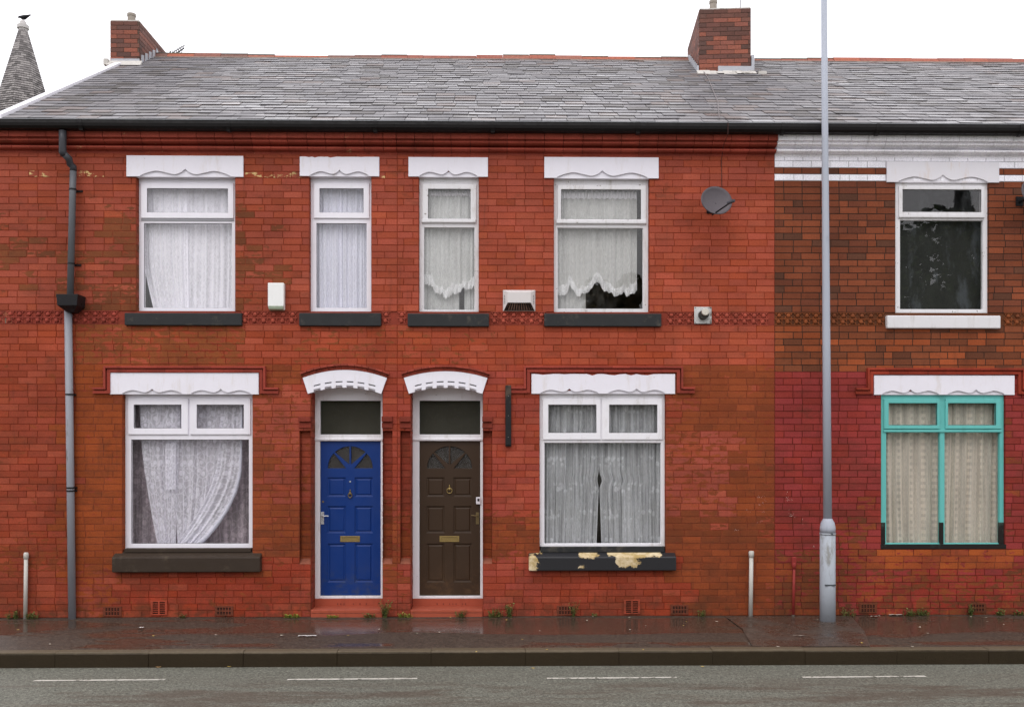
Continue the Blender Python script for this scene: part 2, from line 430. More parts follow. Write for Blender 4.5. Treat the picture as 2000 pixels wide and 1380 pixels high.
# ------------------------------------------------------------------ brickwork
CH, BL = 0.085, 0.239
HW, HZ = 0, 0
def zone(u, v, hc):
    """paint coverage, bare brick colour, paint colour, joint colours at photo position (u, v)"""
    r = random.random()
    u0_, v0_ = u, v
    if v > 722 or (640 < v < 700):
        u = u + (vn(u / 70, v / 30, 8) - .5) * 90 + (random.random() - .5) * 26; v = max(v if v < 722 else 722, v + (vn(u / 90, v / 40, 9) - .5) * 70 + (random.random() - .5) * 16)
        if hc != 'C': u = min(u, 1505)
    n1 = vn(u / 55, v / 22, 1); n2 = vn(u / 130, v / 60, 2)
    bare = random.choice([(134, 68, 46), (130, 66, 45), (138, 70, 46), (126, 63, 44), (116, 60, 44)])
    paint = (162, 78, 66); cov = 1.0; jb = (128, 64, 42); jp = .86
    if v < 612:
        paint = mixc((156, 74, 64), (168, 78, 64), sst(300, 560, v) * sst(400, 1200, u))
        cov = 1.05
        if u < 560: cov -= .60 * sst(.46, .64, n1) * sst(360, 480, v) + .12; paint = mixc(paint, (150, 72, 60), .6)
        for (a, b) in ((200, 268), (456, 480)):
            if a < u < b and v > 380: cov -= .3
        bare = mixc(bare, (104, 66, 48), .5)
        if v < 346 and u < 800:      # cream bands where the red has worn off an older cream coat
            cream = (random.random() < .55) and ((333 < v < 346) or (304 < v < 318 and (u < 40 or 115 < u < 250)))
            if cream:
                bare = (208, 178, 140); cov = .62 if (u < 250 or 474 < u < 590 or 738 < u < 800) else .9
                if 205 < u < 250 or 118 < u < 145: cov = .35
                jb = (176, 136, 88)
    elif v < 716:
        paint = (160, 74, 60); cov = .80
        if u < 130: cov = .82
        elif u < 460: cov = .42
        elif u < 575: cov = .9
        elif u < 740: cov = .62
        elif u < 950: cov = .66
        elif u > 1290: cov = 1.0; paint = (168, 80, 68)
        if 1440 < u < 1513 and v > 690: cov = .9
        bare = mixc(bare, (136, 78, 48), .6)
    else:
        paint = (150, 70, 60); cov = .25; jp = .86
        if u < 130: cov = .72 - .25 * sst(1000, 1090, v) + .3 * sst(1110, 1150, v); paint = (150, 68, 56)
        elif u < 232: cov = .22 + .3 * sst(1090, 1130, v)
        elif u < 600:
            cov = .30
            if u > 505 and 745 < v < 980: cov = .60; paint = (158, 76, 68)
            if v > 1110: cov = .70 ; paint = (154, 64, 52)
        elif u < 790: cov = .86 - .5 * sst(930, 1010, v) + .3 * sst(1120, 1160, v); paint = (158, 70, 62)
        elif u < 1055:
            cov = .92 - .62 * sst(960, 1040, v) + .62 * sst(1080, 1130, v); paint = (160, 72, 66)
        elif u < 1300: cov = .82 ; paint = (152, 66, 54)
        else:
            cov = .24
            if u < 1430 and 850 < v < 1015: cov = .58; paint = (160, 78, 72)
            if u < 1340 and 780 < v < 900: cov = .52
            if v > 1090 and u < 1400: cov = .7; paint = (156, 66, 52)
            if v > 1030 and u > 1340: cov = .12
            if 1010 < v < 1060: bare = mixc(bare, (92, 52, 40), .6)
            if u > 1490: cov = max(cov, .35)
        bare = mixc(bare, (146, 70, 40), .35)
        if 130 < u < 240: bare = mixc(bare, (150, 72, 38), .5)
    if hc == 'C':
        jp = .8
        if v < 720:
            q = random.random() + (n1 - .5) * .9
            bare = (128, 69, 48) if q < .36 else (120, 65, 46) if q < .66 else (109, 61, 46) if q < .92 else (94, 60, 48)
            if v > 640: bare = mixc((150, 76, 46), (104, 62, 46), max(0, min(1, q)))
            cov = -.4; jb = (62, 46, 38)
            k = int(Zs[0] / CH) if False else None
        else:
            paint = (146, 58, 56); cov = 1.1; jb = (104, 54, 38); jp = .74
            edge = 1010 + 30 * math.sin(u / 40) - max(0, u - 1620) * .9
            if u0_ > 1700 and u0_ < 1965: edge = 1075
            if u >= 1965: edge = 1120
            cov -= .65 * sst(edge + 10, edge + 60, v)
            if v > 1115: cov = .50 if u > 1640 else .34
            if v > 1120 and u > 1690: paint = (150, 58, 50)
            if 1700 < u0_ < 1985 and 1072 < v0_ < 1112:
                cov = .30; bare = random.choice([(166, 84, 44), (154, 76, 44), (146, 70, 46)]); jb = (130, 66, 44)
            elif v > 1000: bare = random.choice([(126, 68, 42), (140, 70, 42), (112, 62, 42)])
    if hc != 'C' and random.random() < .22: paint = mixc(paint, (168, 84, 70), .5)
    j = 1 + (random.random() - .5) * .10
    j *= 1 + .10 * (vn(u / 160, v / 70, 4) - .5)
    if hc != 'C' or v > 722: paint = mixc(paint, (paint[0] * .97, paint[1] * .92, paint[2] * .76), random.random() ** 2 * .8)
    paint = (paint[0] * j * (.965 if hc != 'C' else .97), paint[1] * j * (.99 if v < 640 else .97), paint[2] * j * (.97 if hc == 'C' else .90 if v < 640 else .85))
    j = 1 + (random.random() - .5) * (.10 if hc != 'C' or v > 722 else .16)
    bare = (bare[0] * j, bare[1] * j, bare[2] * j * (.88 if hc != 'C' else .95))
    return cov, bare, paint, jb, jp

def clampc(c): return tuple(min(250, max(3, x)) for x in c)
def brick_cell(mb, x0, x1, z0, z1, y, hc, force=None, axis=None):
    u, v = UV((x0 + x1) / 2, (z0 + z1) / 2)
    if force: cov, bare, paint, jb, jp = force
    else: cov, bare, paint, jb, jp = zone(u, v, hc)
    if hc == 'C' and not force:
        k = int(round((z0) / CH))
        if k in (66, 68, 69, 70): cov, paint, jp = 1.3, (244, 242, 248), .8
    B = (*lin(clampc(bare)), cov); P = (*lin(clampc(paint)), .25 if paint[2] > 200 else 1)
    JB = (*lin(clampc(jb)), cov + .08); JP = (*lin(clampc((paint[0] * jp, paint[1] * jp * .88, paint[2] * jp * .76) if paint[0] < 200 else tuple(c * jp for c in paint))), 1)
    g = .0035; e = .0028; d = .0045
    r = lambda: (random.random() - .5) * .0022
    dy = y + (random.random() - .5) * .003
    def ringp(i, yy): return [(x0+i+r(), yy, z0+i+r()), (x1-i+r(), yy, z0+i+r()), (x1-i+r(), yy, z1-i+r()), (x0+i+r(), yy, z1-i+r())]
    V = [(x0, y+d, z0), (x1, y+d, z0), (x1, y+d, z1), (x0, y+d, z1)] + ringp(g, y + d) + ringp(g + e, dy)
    F = []
    for a in (0, 4):
        for i in range(4): F.append((a+i, a+(i+1)%4, a+4+(i+1)%4, a+4+i))
    F.append((8, 9, 10, 11))
    if axis: V = [axis(p) for p in V]
    mb.add(V, F, bare=[JB]*8 + [B]*4, paint=[JP]*8 + [P]*4)

def joints(k, xa, xb):
    rs = random.Random(k * 13 + 5)
    off = (k % 2) * BL / 2 + rs.uniform(-.012, .012)
    x = math.floor((xa - 1) / BL) * BL + off; out = []
    hdr = (k % 4 == 2)
    i = 0
    while x < xb + .5:
        out.append(x)
        x += BL / 2 if (hdr and i % 3 == 1) else BL * (1 + rs.uniform(-.02, .02)); i += 1
        if not hdr and rs.random() < .04: out.append(x); x += BL / 2
    return out
def courses(mb, xa, xb, k0, k1, holes, y, hc, skip=()):
    for k in range(k0, k1):
        if k in skip: continue
        z0, z1 = k * CH, (k + 1) * CH; zc = (z0 + z1) / 2
        iv = [(xa, xb)]
        for h in holes:
            if h[2] < zc < h[3]:
                nv = []
                for a, b in iv:
                    if h[1] <= a or h[0] >= b: nv.append((a, b)); continue
                    if h[0] > a: nv.append((a, h[0]))
                    if h[1] < b: nv.append((h[1], b))
                iv = nv
        js = joints(k, xa, xb)
        for a, b in iv:
            pts = [a] + [j for j in js if a + .06 < j < b - .06] + [b]
            for i in range(len(pts) - 1): brick_cell(mb, pts[i], pts[i+1], z0, z1, y, hc)
def reveal(mb, x, y0, y1, z0, z1, side, hc):
    """brick return of an opening; side=+1: faces +x"""
    k0, k1 = int(round(z0 / CH)), int(round(z1 / CH))
    for k in range(k0, k1):
        za, zb = k * CH, (k + 1) * CH
        n = max(1, round((y1 - y0) / .12)); w = (y1 - y0) / n
        for i in range(n):
            a, b = y0 + i * w + (.0045 if i == 0 else 0), y0 + (i + 1) * w
            if side > 0: ax = lambda p, x=x: (x - p[1], p[0], p[2])
            else: ax = lambda p, x=x: (x + p[1], p[0], p[2])
            u, v = UV(x, (za + zb) / 2)
            fz = zone(u, v, hc)
            st = len(mb.f)
            brick_cell(mb, a, b, za, zb, 0.0, hc, force=fz, axis=ax)
            if side < 0:
                for q in range(st, len(mb.f)): mb.f[q] = tuple(reversed(mb.f[q]))

# openings on the wall plane (pixel boxes of the visible brick edges)
GY = .09
OPEN = {
 'W1': (R(266, 459, 340, 614), .09), 'W2': (R(604, 725, 340, 614), .09),
 'W3': (R(818, 935, 340, 614), .07), 'W4': (R(1082, 1268, 340, 614), .07), 'W5': (R(1749, 1931, 350, 622), .03),
 'G1': (R(239, 493, 765, 1085), .09), 'G2': (R(1054, 1300, 765, 1080), .06), 'G3': (R(1721, 1963, 765, 1070), .03),
 'W6': (R(2105, 2226, 350, 614), .09), 'D3': ((X(2105), X(2246), 0, Z(752)), .27), 'W7': (R(2500, 2686, 340, 614), .07), 'G4': (R(2480, 2720, 765, 1080), .06),
 'D1': ((X(607), X(747), 0, Z(752)), .27), 'D2': ((X(802), X(943), 0, Z(752)), .27),
}
def snapz(r): return (r[0], r[1], round(r[2] / CH) * CH, round(r[3] / CH) * CH)
OPEN = {k: (snapz(a), b) for k, (a, b) in OPEN.items()}
XA, XAB, XBC, XC, XD = X(-8), X(776), X(1513), X(2262), X(3000)
DEPTH = 8.6
EAVE_Z, EAVE_Y, PITCH = 6.255, -.27, math.tan(math.radians(30.4))
RIDGE_Y = 4.30
def roofz(y): return EAVE_Z + (min(y, 2 * RIDGE_Y - y) - EAVE_Y) * PITCH

houses = {}
houses['A'] = empty('terraced_house', ((XA + XAB) / 2, 0, 0), 'red painted brick terraced house with the bright blue front door and white plastic windows', 'house')
houses['B'] = empty('terraced_house', ((XAB + XBC) / 2, 0, 0), 'red painted brick terraced house with the dark brown front door and peeling black sill', 'house')
houses['C'] = empty('terraced_house', ((XBC + XC) / 2, 0, 0), 'terraced house with bare brown upper brickwork and a teal ground floor window frame', 'house')
houses['D'] = empty('terraced_house', ((XC + XD) / 2, 0, 0), 'last terraced house, only its slates and ridge showing at the far right end', 'house')
span = {'A': (XA, XAB), 'B': (XAB, XBC), 'C': (XBC, XC), 'D': (XC, XD)}
own = {'A': ['W1', 'W2', 'G1', 'D1'], 'B': ['W3', 'W4', 'G2', 'D2'], 'C': ['W5', 'G3', 'W6', 'D3'], 'D': ['W7', 'G4']}
# narrow recessed strips beside the doors
strips = {'A': [(X(585), X(607)), (X(747), X(766))], 'B': [(X(782), X(802)), (X(943), X(961))], 'C': [], 'D': []}
SK0, SK1 = int(round(Z(1098) / CH)), int(round(Z(836) / CH))
KTOP = 70
for hc in 'ABCD':
    xa, xb = span[hc]; H = houses[hc]
    mb = MB()
    holes = [OPEN[o][0] for o in own[hc]]
    sh = [(a, b, SK0 * CH, SK1 * CH) for a, b in strips[hc]]
    courses(mb, xa, xb, 0, KTOP, holes + sh, 0, hc, skip=(44, 45))
    # recessed strips
    for a, b, z0, z1 in sh:
        courses(mb, a, b, SK0, SK1, [], .085, hc)
    for i, (a, b) in enumerate(strips[hc]):
        z0, z1 = SK0 * CH, SK1 * CH
        door_left = (i == 1)      # the door lies to the left of this strip
        if door_left: reveal(mb, b, 0, .085, z0, z1, -1, hc)
        else: reveal(mb, a, 0, .085, z0, z1, +1, hc)
        # sloping foot of the strip
        B = (*lin((140, 84, 66)), 1); 
        mb.add([(a, .085, z0 + .06), (b, .085, z0 + .06), (b, -.002, z0 - .004), (a, -.002, z0 - .004)], [(3, 2, 1, 0)], bare=B, paint=B)
    for o in own[hc]:
        (x0, x1, z0, z1), yd = OPEN[o]
        reveal(mb, x0, 0, yd + .05, z0, z1, +1, hc); reveal(mb, x1, 0, yd + .05, z0, z1, -1, hc)
    wall = mb.build('wall', BRICK, H)
    # inner lining (plaster side of the front wall, floors, ceiling)
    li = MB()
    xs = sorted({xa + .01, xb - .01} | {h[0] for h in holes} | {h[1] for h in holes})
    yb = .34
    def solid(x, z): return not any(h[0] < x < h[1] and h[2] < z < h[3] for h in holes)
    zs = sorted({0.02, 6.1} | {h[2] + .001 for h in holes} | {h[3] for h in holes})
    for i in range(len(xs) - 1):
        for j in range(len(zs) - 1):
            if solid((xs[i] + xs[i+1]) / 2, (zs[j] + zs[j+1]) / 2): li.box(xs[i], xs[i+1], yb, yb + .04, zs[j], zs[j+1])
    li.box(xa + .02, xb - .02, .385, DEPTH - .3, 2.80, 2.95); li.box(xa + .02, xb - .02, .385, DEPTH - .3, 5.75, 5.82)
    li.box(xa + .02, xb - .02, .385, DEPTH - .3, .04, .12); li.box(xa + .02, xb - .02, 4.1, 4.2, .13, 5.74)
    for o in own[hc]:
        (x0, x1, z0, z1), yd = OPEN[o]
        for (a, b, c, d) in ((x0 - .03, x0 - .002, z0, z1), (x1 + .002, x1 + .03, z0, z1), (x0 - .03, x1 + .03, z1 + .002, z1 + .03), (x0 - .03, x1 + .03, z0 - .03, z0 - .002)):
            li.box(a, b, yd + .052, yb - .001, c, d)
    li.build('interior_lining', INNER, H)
    # side, party and back walls
    sw = MB()
    def gable(x0, x1): sw.prism([(.386, .0), (DEPTH, .0), (DEPTH, roofz(DEPTH) - .12), (RIDGE_Y, roofz(RIDGE_Y) - .12), (.386, roofz(.386) - .12)], x0, x1)
    gable(xa + .001, xa + .2)
    if hc == 'D': gable(xb - .2, xb - .001)
    sw.box(xa + .21, xb - .21, DEPTH - .25, DEPTH - .003, 0, 6.2)
    if hc == 'A': sw.box(xa + .001, xa + .2, .006, .385, 0, 6.15)
    if hc == 'D': sw.box(xb - .2, xb - .001, .006, .385, 0, 6.15)
    sw.build('side_wall', GABLEB, H)

# ------------------------------------------------------------------ cornice, string course, gutter, fascia, roof
CT, CB = Z(262, 970, -.10), Z(303, 970, 0)
profile = [(.02, 5.90), (-.001, 5.92), (-.004, 5.948), (-.052, 5.952), (-.066, 5.966), (-.064, 5.984), (-.054, 5.992), (-.006, 5.996), (-.006, 6.016), (-.066, 6.026), (-.088, 6.040), (-.092, 6.056), (-.080, 6.066), (-.080, 6.074), (-.114, 6.079), (-.114, 6.175), (.02, 6.175)]
profile = [(y if y > 0 else y * 1.36, z) for y, z in profile]
def profile_run(mb, prof, xa, xb, colf, seg=.236, shift=0.0):
    x = xa; i = 0
    while x < xb - .02:
        x2 = min(xb, x + seg * (1 + random.uniform(-.05, .05)))
        if xb - x2 < .08: x2 = xb
        cb, cp = colf((x + x2) / 2)
        dy = random.uniform(-.0015, .0015)
        mb.prism([(y + dy, z) for y, z in prof], x + .003, x2 - .003, bare=cb, paint=cp)
        x = x2
for hc in 'ABCD':
    xa, xb = span[hc]; H = houses[hc]
    mb = MB()
    def cf(x, hc=hc):
        u, v = UV(x, 6.0); j = 1 + (random.random() - .5) * .12
        if hc == 'C' or hc == 'D':
            return (*lin((150, 120, 90)), .98), (*lin((250, 248, 252)), .25)
        cov = 1.1
        bare = (120, 70, 52)
        if hc == 'A' and (random.random() < .35): bare, cov = (178, 134, 96), .82
        if 985 < u < 1030: bare, cov = (216, 200, 170), .92
        return (*lin(tuple(c * j for c in bare)), cov), (*lin(tuple(c * j for c in (154, 72, 58))), 1)
    profile_run(mb, profile, xa + .001, xb - .001, cf)
    mb.build('cornice', BRICK, H)
    # string course of moulded flower bricks
    sc = MB()
    blocks = []
    zs0 = 44 * CH; 
    xs_ = xa
    JB = (*lin((96, 48, 34)), 0) if hc != 'C' else (*lin((60, 42, 34)), 0)
    sills_x = {'A': [(X(244), X(471)), (X(585), X(743))], 'B': [(X(796), X(954)), (X(1063), X(1291))], 'C': [(X(1733), X(1955)), (X(2085), X(2246))], 'D': [(X(2480), X(2706))]}[hc]
    SB = 1
    sc.add([(xa, .012, zs0), (xb, .012, zs0), (xb, .012, zs0 + .17), (xa, .012, zs0 + .17)], [(0, 1, 2, 3)], bare=(*lin((92, 44, 32)), 1.3), paint=(*lin((136, 60, 46) if hc != 'C' else (96, 58, 38)), 1))
    pitch = .1195
    n = int((xb - xa) / pitch)
    for i in range(n + 1):
        xc = xa + (i + .5) * pitch
        if xc > xb - .03: break
        if any(a - .02 < xc < b + .02 for a, b in sills_x) or X(1350) < xc < X(1395): continue
        for rw in range(2):
            zc = zs0 + .044 + rw * .083
            j = 1 + (random.random() - .5) * .15
            pc = (166, 80, 64) if hc not in 'CD' else random.choice([(132, 74, 44), (116, 66, 42), (140, 78, 46)])
            if hc == 'A' and xc < X(250): pc = (152, 70, 58)
            pc = (*lin(tuple(c * j for c in pc)), 1); kw = dict(bare=(pc[0], pc[1], pc[2], 1.3), paint=pc)
            if rw: sc.ball((xc, .006, zc), .029, 8, 4, (1, .95, 1), **kw)
            else:
                sc.ball((xc - .012, .004, zc + .004), .027, 8, 4, (1, .95, 1.1), **kw)
                sc.ball((xc + .03, .002, zc - .012), .012, 6, 4, **kw)
            for dx, dz in ((.036, .02), (-.036, .02), (.036, -.022), (-.036, -.022)):
                sc.ball((xc + dx, .006, zc + dz), .011, 6, 3, **kw)
            for dz in (-.038, .038): sc.box(xc - pitch/2 + .002, xc + pitch/2 - .002, -.002, .02, zc + dz - .004, zc + dz + .004, **kw)
    sc.build('string_course', BRICK, H)
    # fascia and gutter
    xo = .03 if hc == 'A' else 0
    g = MB()
    gx0, gx1 = xa - xo, xb
    outer = [(-.30, 6.245), (-.302, 6.205), (-.292, 6.17), (-.275, 6.158), (-.262, 6.145), (-.168, 6.145), (-.1635, 6.245)]
    inner = [(-.168, 6.24), (-.174, 6.152), (-.258, 6.152), (-.268, 6.162), (-.288, 6.176), (-.295, 6.207), (-.293, 6.245)]
    g.prism(outer + inner, gx0 + .001, gx1 - .001)
    xj = gx0 + 1.2
    while xj < gx1:     # joint collars
        g.prism([(y - .006 if y < -.2 else y, z) for y, z in [(-.30, 6.248), (-.302, 6.205), (-.292, 6.168), (-.27, 6.148), (-.262, 6.122), (-.2, 6.122), (-.2, 6.127), (-.26, 6.127), (-.29, 6.17), (-.298, 6.248)]], xj, xj + .05)
        xj += 1.83
    g.build('gutter', GUTM, H)
    fm = MB().box(xa - xo + .001, xb - .001, -.162, -.13, 6.152, 6.30); fm.box(xa - xo + .001, xb - .001, -.129, .01, 6.178, 6.20)
    fm.build('fascia', FASC, H)
    lip = MB().box(gx0 + .001, gx1 - .001, -.306, -.296, 6.2455, 6.2535)
    lip.build('gutter_lip', simple("gutter_edge_highlight", (150, 152, 156), .25, .2, 8, 0), H)  # pale strip paints the highlight along the black gutter's top edge

# slates, laid in one go and sorted to their house
slates = {h: MB() for h in 'ABCD'}
th = math.atan(PITCH); SL = (RIDGE_Y - EAVE_Y) / math.cos(th)
ct, sn = math.cos(th), math.sin(th)
XR0, XR1 = X(6, -.27), XD + .05
rows = 28; gauge = SL / rows
for r in range(rows + 1):
    s0 = r * gauge - .02
    x = XR0 - random.random() * .0 + (0 if r % 2 else .15)
    if x > XR0: x = XR0
    first = True
    while x < XR1 - .03:
        w = random.uniform(.25, .33)
        if first and r % 2: w *= .55
        first = False
        x2 = min(x + w, XR1)
        u = (x + x2) / 2
        hc = 'A' if u < XAB else 'B' if u < XBC else 'C' if u < XC else 'D'
        ln = min(gauge * 2.0, SL - s0 + .01); slip = random.uniform(-.003, .004) + (random.random() < .03) * .02; lift = random.uniform(.004, .010); base_ = .012 + random.uniform(0, .004)
        tw = random.uniform(-.002, .002)
        def P(xx, s, hgt): return (xx, EAVE_Y + s * ct - hgt * sn, EAVE_Z + s * sn + hgt * ct)
        s1 = s0 + slip; h0 = base_ + lift; hb = .002
        V = [P(x + .004, s1, h0 + tw), P(x2 - .004, s1 + random.uniform(-.002, .002), h0 - tw), P(x2 - .004, s1 + ln, hb), P(x + .004, s1 + ln, hb),
             P(x + .004, s1, h0 + tw - .010), P(x2 - .004, s1, h0 - tw - .010)]
        F = [(0, 1, 2, 3), (4, 5, 1, 0), (4, 0, 3), (5, 2, 1)]
        q = random.random()
        c = (102, 99, 102) if q < .5 else (114, 110, 112) if q < .74 else (84, 79, 78) if q < .92 else (108, 97, 94)
        # darker, drier slates below the chimneys
        under = max(1.2 * math.exp(-((u - X(290, 2.5)) / .75) ** 2), math.exp(-((u - X(1430, 2.5)) / .7) ** 2)) * sst(.0, 2.2, s0) + .5 * max(0, 1 - (u - XR0) / 2.5)
        slates[hc].add(V, F, bare=(*lin(c), random.random() * .9 + under * 1.6))
        x = x2
RDG = m_attr("clay_ridge_tile", .75, 25, .6, 1.25)
for hc in 'ABCD':
    xa, xb = span[hc]; H = houses[hc]
    o = slates[hc].build('roof', SLATE, H)
    un = MB()
    a = XR0 if hc == 'A' else xa
    b = xb if hc != 'D' else XR1
    e = .012
    un.prism([(EAVE_Y + .03, EAVE_Z - .02), (RIDGE_Y, roofz(RIDGE_Y) - .01), (RIDGE_Y, roofz(RIDGE_Y) - .10), (EAVE_Y + .12, EAVE_Z + .02 - .06)], a + .001, b - .001)
    by = 2 * RIDGE_Y - EAVE_Y
    un.prism([(RIDGE_Y + .001, roofz(RIDGE_Y) + .01), (by, EAVE_Z), (by - .05, EAVE_Z - .08), (RIDGE_Y + .001, roofz(RIDGE_Y) - .09)], a + .001, b - .001)
    un.build('roof_deck', simple("slate_back_slope", (84, 82, 88), .5, .3, 9, .3), H)
    # ridge tiles
    rt = MB(); x = a + .0
    zr = roofz(RIDGE_Y)
    while x < b - .05:
        x2 = min(b, x + .46); u_ = (x + x2) / 2
        sag = .02 * math.sin(u_ * .9 + 1) + .012 * math.sin(u_ * 2.3) + random.uniform(-.006, .006)
        c = random.choice([(158, 92, 74), (146, 86, 72), (132, 84, 72), (162, 92, 70), (120, 86, 76), (152, 96, 80)])
        cb = (*lin(c), 1); zz = zr + .035 + sag * .7
        rt.prism([(RIDGE_Y - .125, zz - .095), (RIDGE_Y - .045, zz), (RIDGE_Y + .045, zz), (RIDGE_Y + .125, zz - .095), (RIDGE_Y + .125, zz - .12), (RIDGE_Y, zz - .05), (RIDGE_Y - .125, zz - .12)], x + .002, x2 - .002, bare=cb)
        # mossy weathered top strip on some
        if random.random() < .45:
            cm = (*lin(random.choice([(86, 80, 62), (70, 66, 58), (96, 84, 70)])), 1)
            rt.prism([(RIDGE_Y - .062, zz - .016), (RIDGE_Y - .046, zz + .006), (RIDGE_Y + .04, zz + .006), (RIDGE_Y + .05, zz - .006)], x + .004, x2 - .004, bare=cm)
        x = x2
    rt.prism([(RIDGE_Y - .20, zr - .10), (RIDGE_Y - .14, zr - .055), (RIDGE_Y - .08, zr - .05)], a + .001, b - .001, bare=(*lin((132, 116, 106)), 1))
    rt.build('ridge_tiles', RDG, H)
hv = None
# white verge capping on the left gable
vc = MB()
pr = [(EAVE_Y - .02, EAVE_Z - .03), (RIDGE_Y, roofz(RIDGE_Y) - .03), (RIDGE_Y, roofz(RIDGE_Y) + .05), (EAVE_Y - .02, EAVE_Z + .05)]
vc.prism(pr, XR0 - .11, XR0 - .012)
vc.build('verge_capping', m_white_trim("white_verge_paint", (238, 236, 242), (200, 196, 190), .2), houses['A'])

# ------------------------------------------------------------------ chimneys
def chimney(H, u0, u1, vtop, Yf, Yb, rot=0, potu=None, potr=.07, poth=.1):
    x0, x1 = X(u0, Yf), X(u1, Yf); zt = Z(vtop, (u0 + u1) / 2, Yf)
    mb = MB(); zb = roofz(Yf) - .5
    mb.box(x0, x1, Yf, Yb, zb, zt)
    if rot:
        cx = x1
        mb.v = [(cx + (x - cx) * math.cos(rot) - (y - Yf) * math.sin(rot), Yf + (x - cx) * math.sin(rot) + (y - Yf) * math.cos(rot), z) for x, y, z in mb.v]
    return mb, x0, x1, zt
BRIKM = m_attr("chimney_brickwork", .8, 50, .7, 1.3)
def chimney_build(H, u0, u1, vtop, Yf, Yb, rot, pots, seed):
    rs = random.Random(seed)
    x0, x1 = X(u0, Yf), X(u1, Yf); zt = Z(vtop, (u0 + u1) / 2, Yf); zb = roofz(Yf) - .35
    core = MB(); core.box(x0 + .008, x1 - .008, Yf + .008, Yb - .008, zb, zt - .004, bare=(*lin((92, 74, 64)), 1))
    k = 0; z = zt
    chh = .0735 if True else CH
    while z > zb:
        z -= chh
        for face in range(4):
            L = (x1 - x0) if face % 2 == 0 else (Yb - Yf)
            w = .225; s = -(w / 2 if k % 2 else 0)
            while s < L - .01:
                a, b = max(0, s), min(L, s + w); s += w
                if b - a < .03: continue
                q = rs.random()
                edge = (k < 2) or (rs.random() < .22)
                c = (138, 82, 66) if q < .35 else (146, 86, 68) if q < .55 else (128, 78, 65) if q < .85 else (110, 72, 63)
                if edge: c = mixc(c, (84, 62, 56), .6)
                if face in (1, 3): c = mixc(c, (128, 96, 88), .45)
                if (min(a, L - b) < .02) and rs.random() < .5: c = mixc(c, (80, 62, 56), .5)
                j = 1 + rs.uniform(-.1, .1); cc = (*lin(tuple(v * j for v in c)), 1)
                g = .004
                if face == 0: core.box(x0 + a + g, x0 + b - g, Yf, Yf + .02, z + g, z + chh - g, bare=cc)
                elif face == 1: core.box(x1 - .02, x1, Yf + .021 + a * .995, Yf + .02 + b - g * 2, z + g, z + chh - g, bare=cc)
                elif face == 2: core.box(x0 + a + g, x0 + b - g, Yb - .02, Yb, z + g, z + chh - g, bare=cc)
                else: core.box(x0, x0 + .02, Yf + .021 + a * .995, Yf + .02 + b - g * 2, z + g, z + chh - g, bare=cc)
        k += 1
    def rotf(v):
        return [(x1 + (x - x1) * math.cos(rot) - (y - Yf) * math.sin(rot), Yf + (x - x1) * math.sin(rot) + (y - Yf) * math.cos(rot), z) for x, y, z in v]
    core.v = rotf(core.v)
    ch = core.build('chimney', BRIKM, H)
    cap = MB(); cap.box(x0 + .01, x1 - .01, Yf + .01, Yb - .01, zt - .003, zt + .018); cap.v = rotf(cap.v)
    cap.build('cap', MORT, ch)
    for (pu, r, h) in pots:
        yy = Yf + .28; px_ = X(pu, yy)
        p = MB()
        p.tube([(px_, yy, zt), (px_, yy, zt + h - .045), (px_, yy, zt + h - .04), (px_, yy, zt + h), (px_, yy, zt + h + .001), (px_, yy, zt + h - .12)], [r * .94, r * .9, r * 1.02, r * 1.0, r * .85, r * .82], 20)
        p.build('chimney_pot', POT, ch)
    return ch, x0, x1, zt
chA, ax0, ax1, azt = chimney_build(houses['A'], 215, 272, 41, 3.5, 5.25, 0, [(257, .07, .24)], 3)
chB, bx0, bx1, bzt = chimney_build(houses['B'], 1367, 1467, 15.5, 3.05, 4.55, math.radians(-4.5), [(1393, .065, .24)], 4)
# flashings
fl = MB()
yf = 3.5; zf = roofz(yf)
fl.box(ax0 + .03, ax1 + .01, yf - .035, yf - .003, zf - .03, zf + .085); fl.build('front_flashing', LEAD, chA); fl = MB()
for i in range(5):
    y = yf + .05 + i * .17
    fl.prism([(y, roofz(y) - .02), (y + .13, roofz(y + .13) - .02), (y + .13, roofz(y + .13) + .12), (y + .03, roofz(y) + .17)], ax1 + .003, ax1 + .012)
fl.build('stepped_flashing', LEAD, chA)
fm = MB(); fm.prism([(yf - .13, zf - .055), (yf - .036, zf + .05), (yf - .036, zf - .05)], ax0 - .02, ax1 + .06); fm.box(ax0 - .07, ax0 + .0, yf - .1, yf + .02, zf - .04, zf + .06)
fm.build('mortar_fillet', MORT, chA)
fl = MB(); yf = 3.05; zf = roofz(yf)
fl.box(X(1402, yf), bx1 + .035, yf - .035, yf - .002, zf - .02, zf + .11)
fl.box(bx1 + .004, bx1 + .05, yf - .02, yf + .3, zf - .02, zf + .30); fl.build('front_flashing', LEAD, chB); fl = MB()
for i in range(7):
    y = yf + .02 + i * .17
    xo = bx0 - .012 - (y - yf) * .0 + (y - yf) * math.sin(math.radians(4.5))
    fl.prism([(y, roofz(y) - .02), (y + .14, roofz(y + .14) - .02), (y + .14, roofz(y + .14) + .10), (y + .03, roofz(y) + .14)], xo - .02, xo)
fl.build('stepped_flashing', LEAD, chB)
fm = MB()
for i in range(9):
    a = bx0 - .06 + i * .105
    fm.prism([(yf - random.uniform(.11, .17), zf - .09 + .035), (yf - .036, zf + random.uniform(.02, .05)), (yf - .036, zf - .05)], a, a + .104)
fm.box(bx1 + .09, bx1 + .22, yf - .12, yf + .0, zf - .05, zf - .0)
fm.build('mortar_fillet', MORT, chB)
# aerial rod on the right chimney
MB().tube([(X(1446, 3.3), 3.3, bzt), (X(1446, 3.3), 3.3, bzt + .35)], .006, 6).build('aerial_rod', DPB, chB)

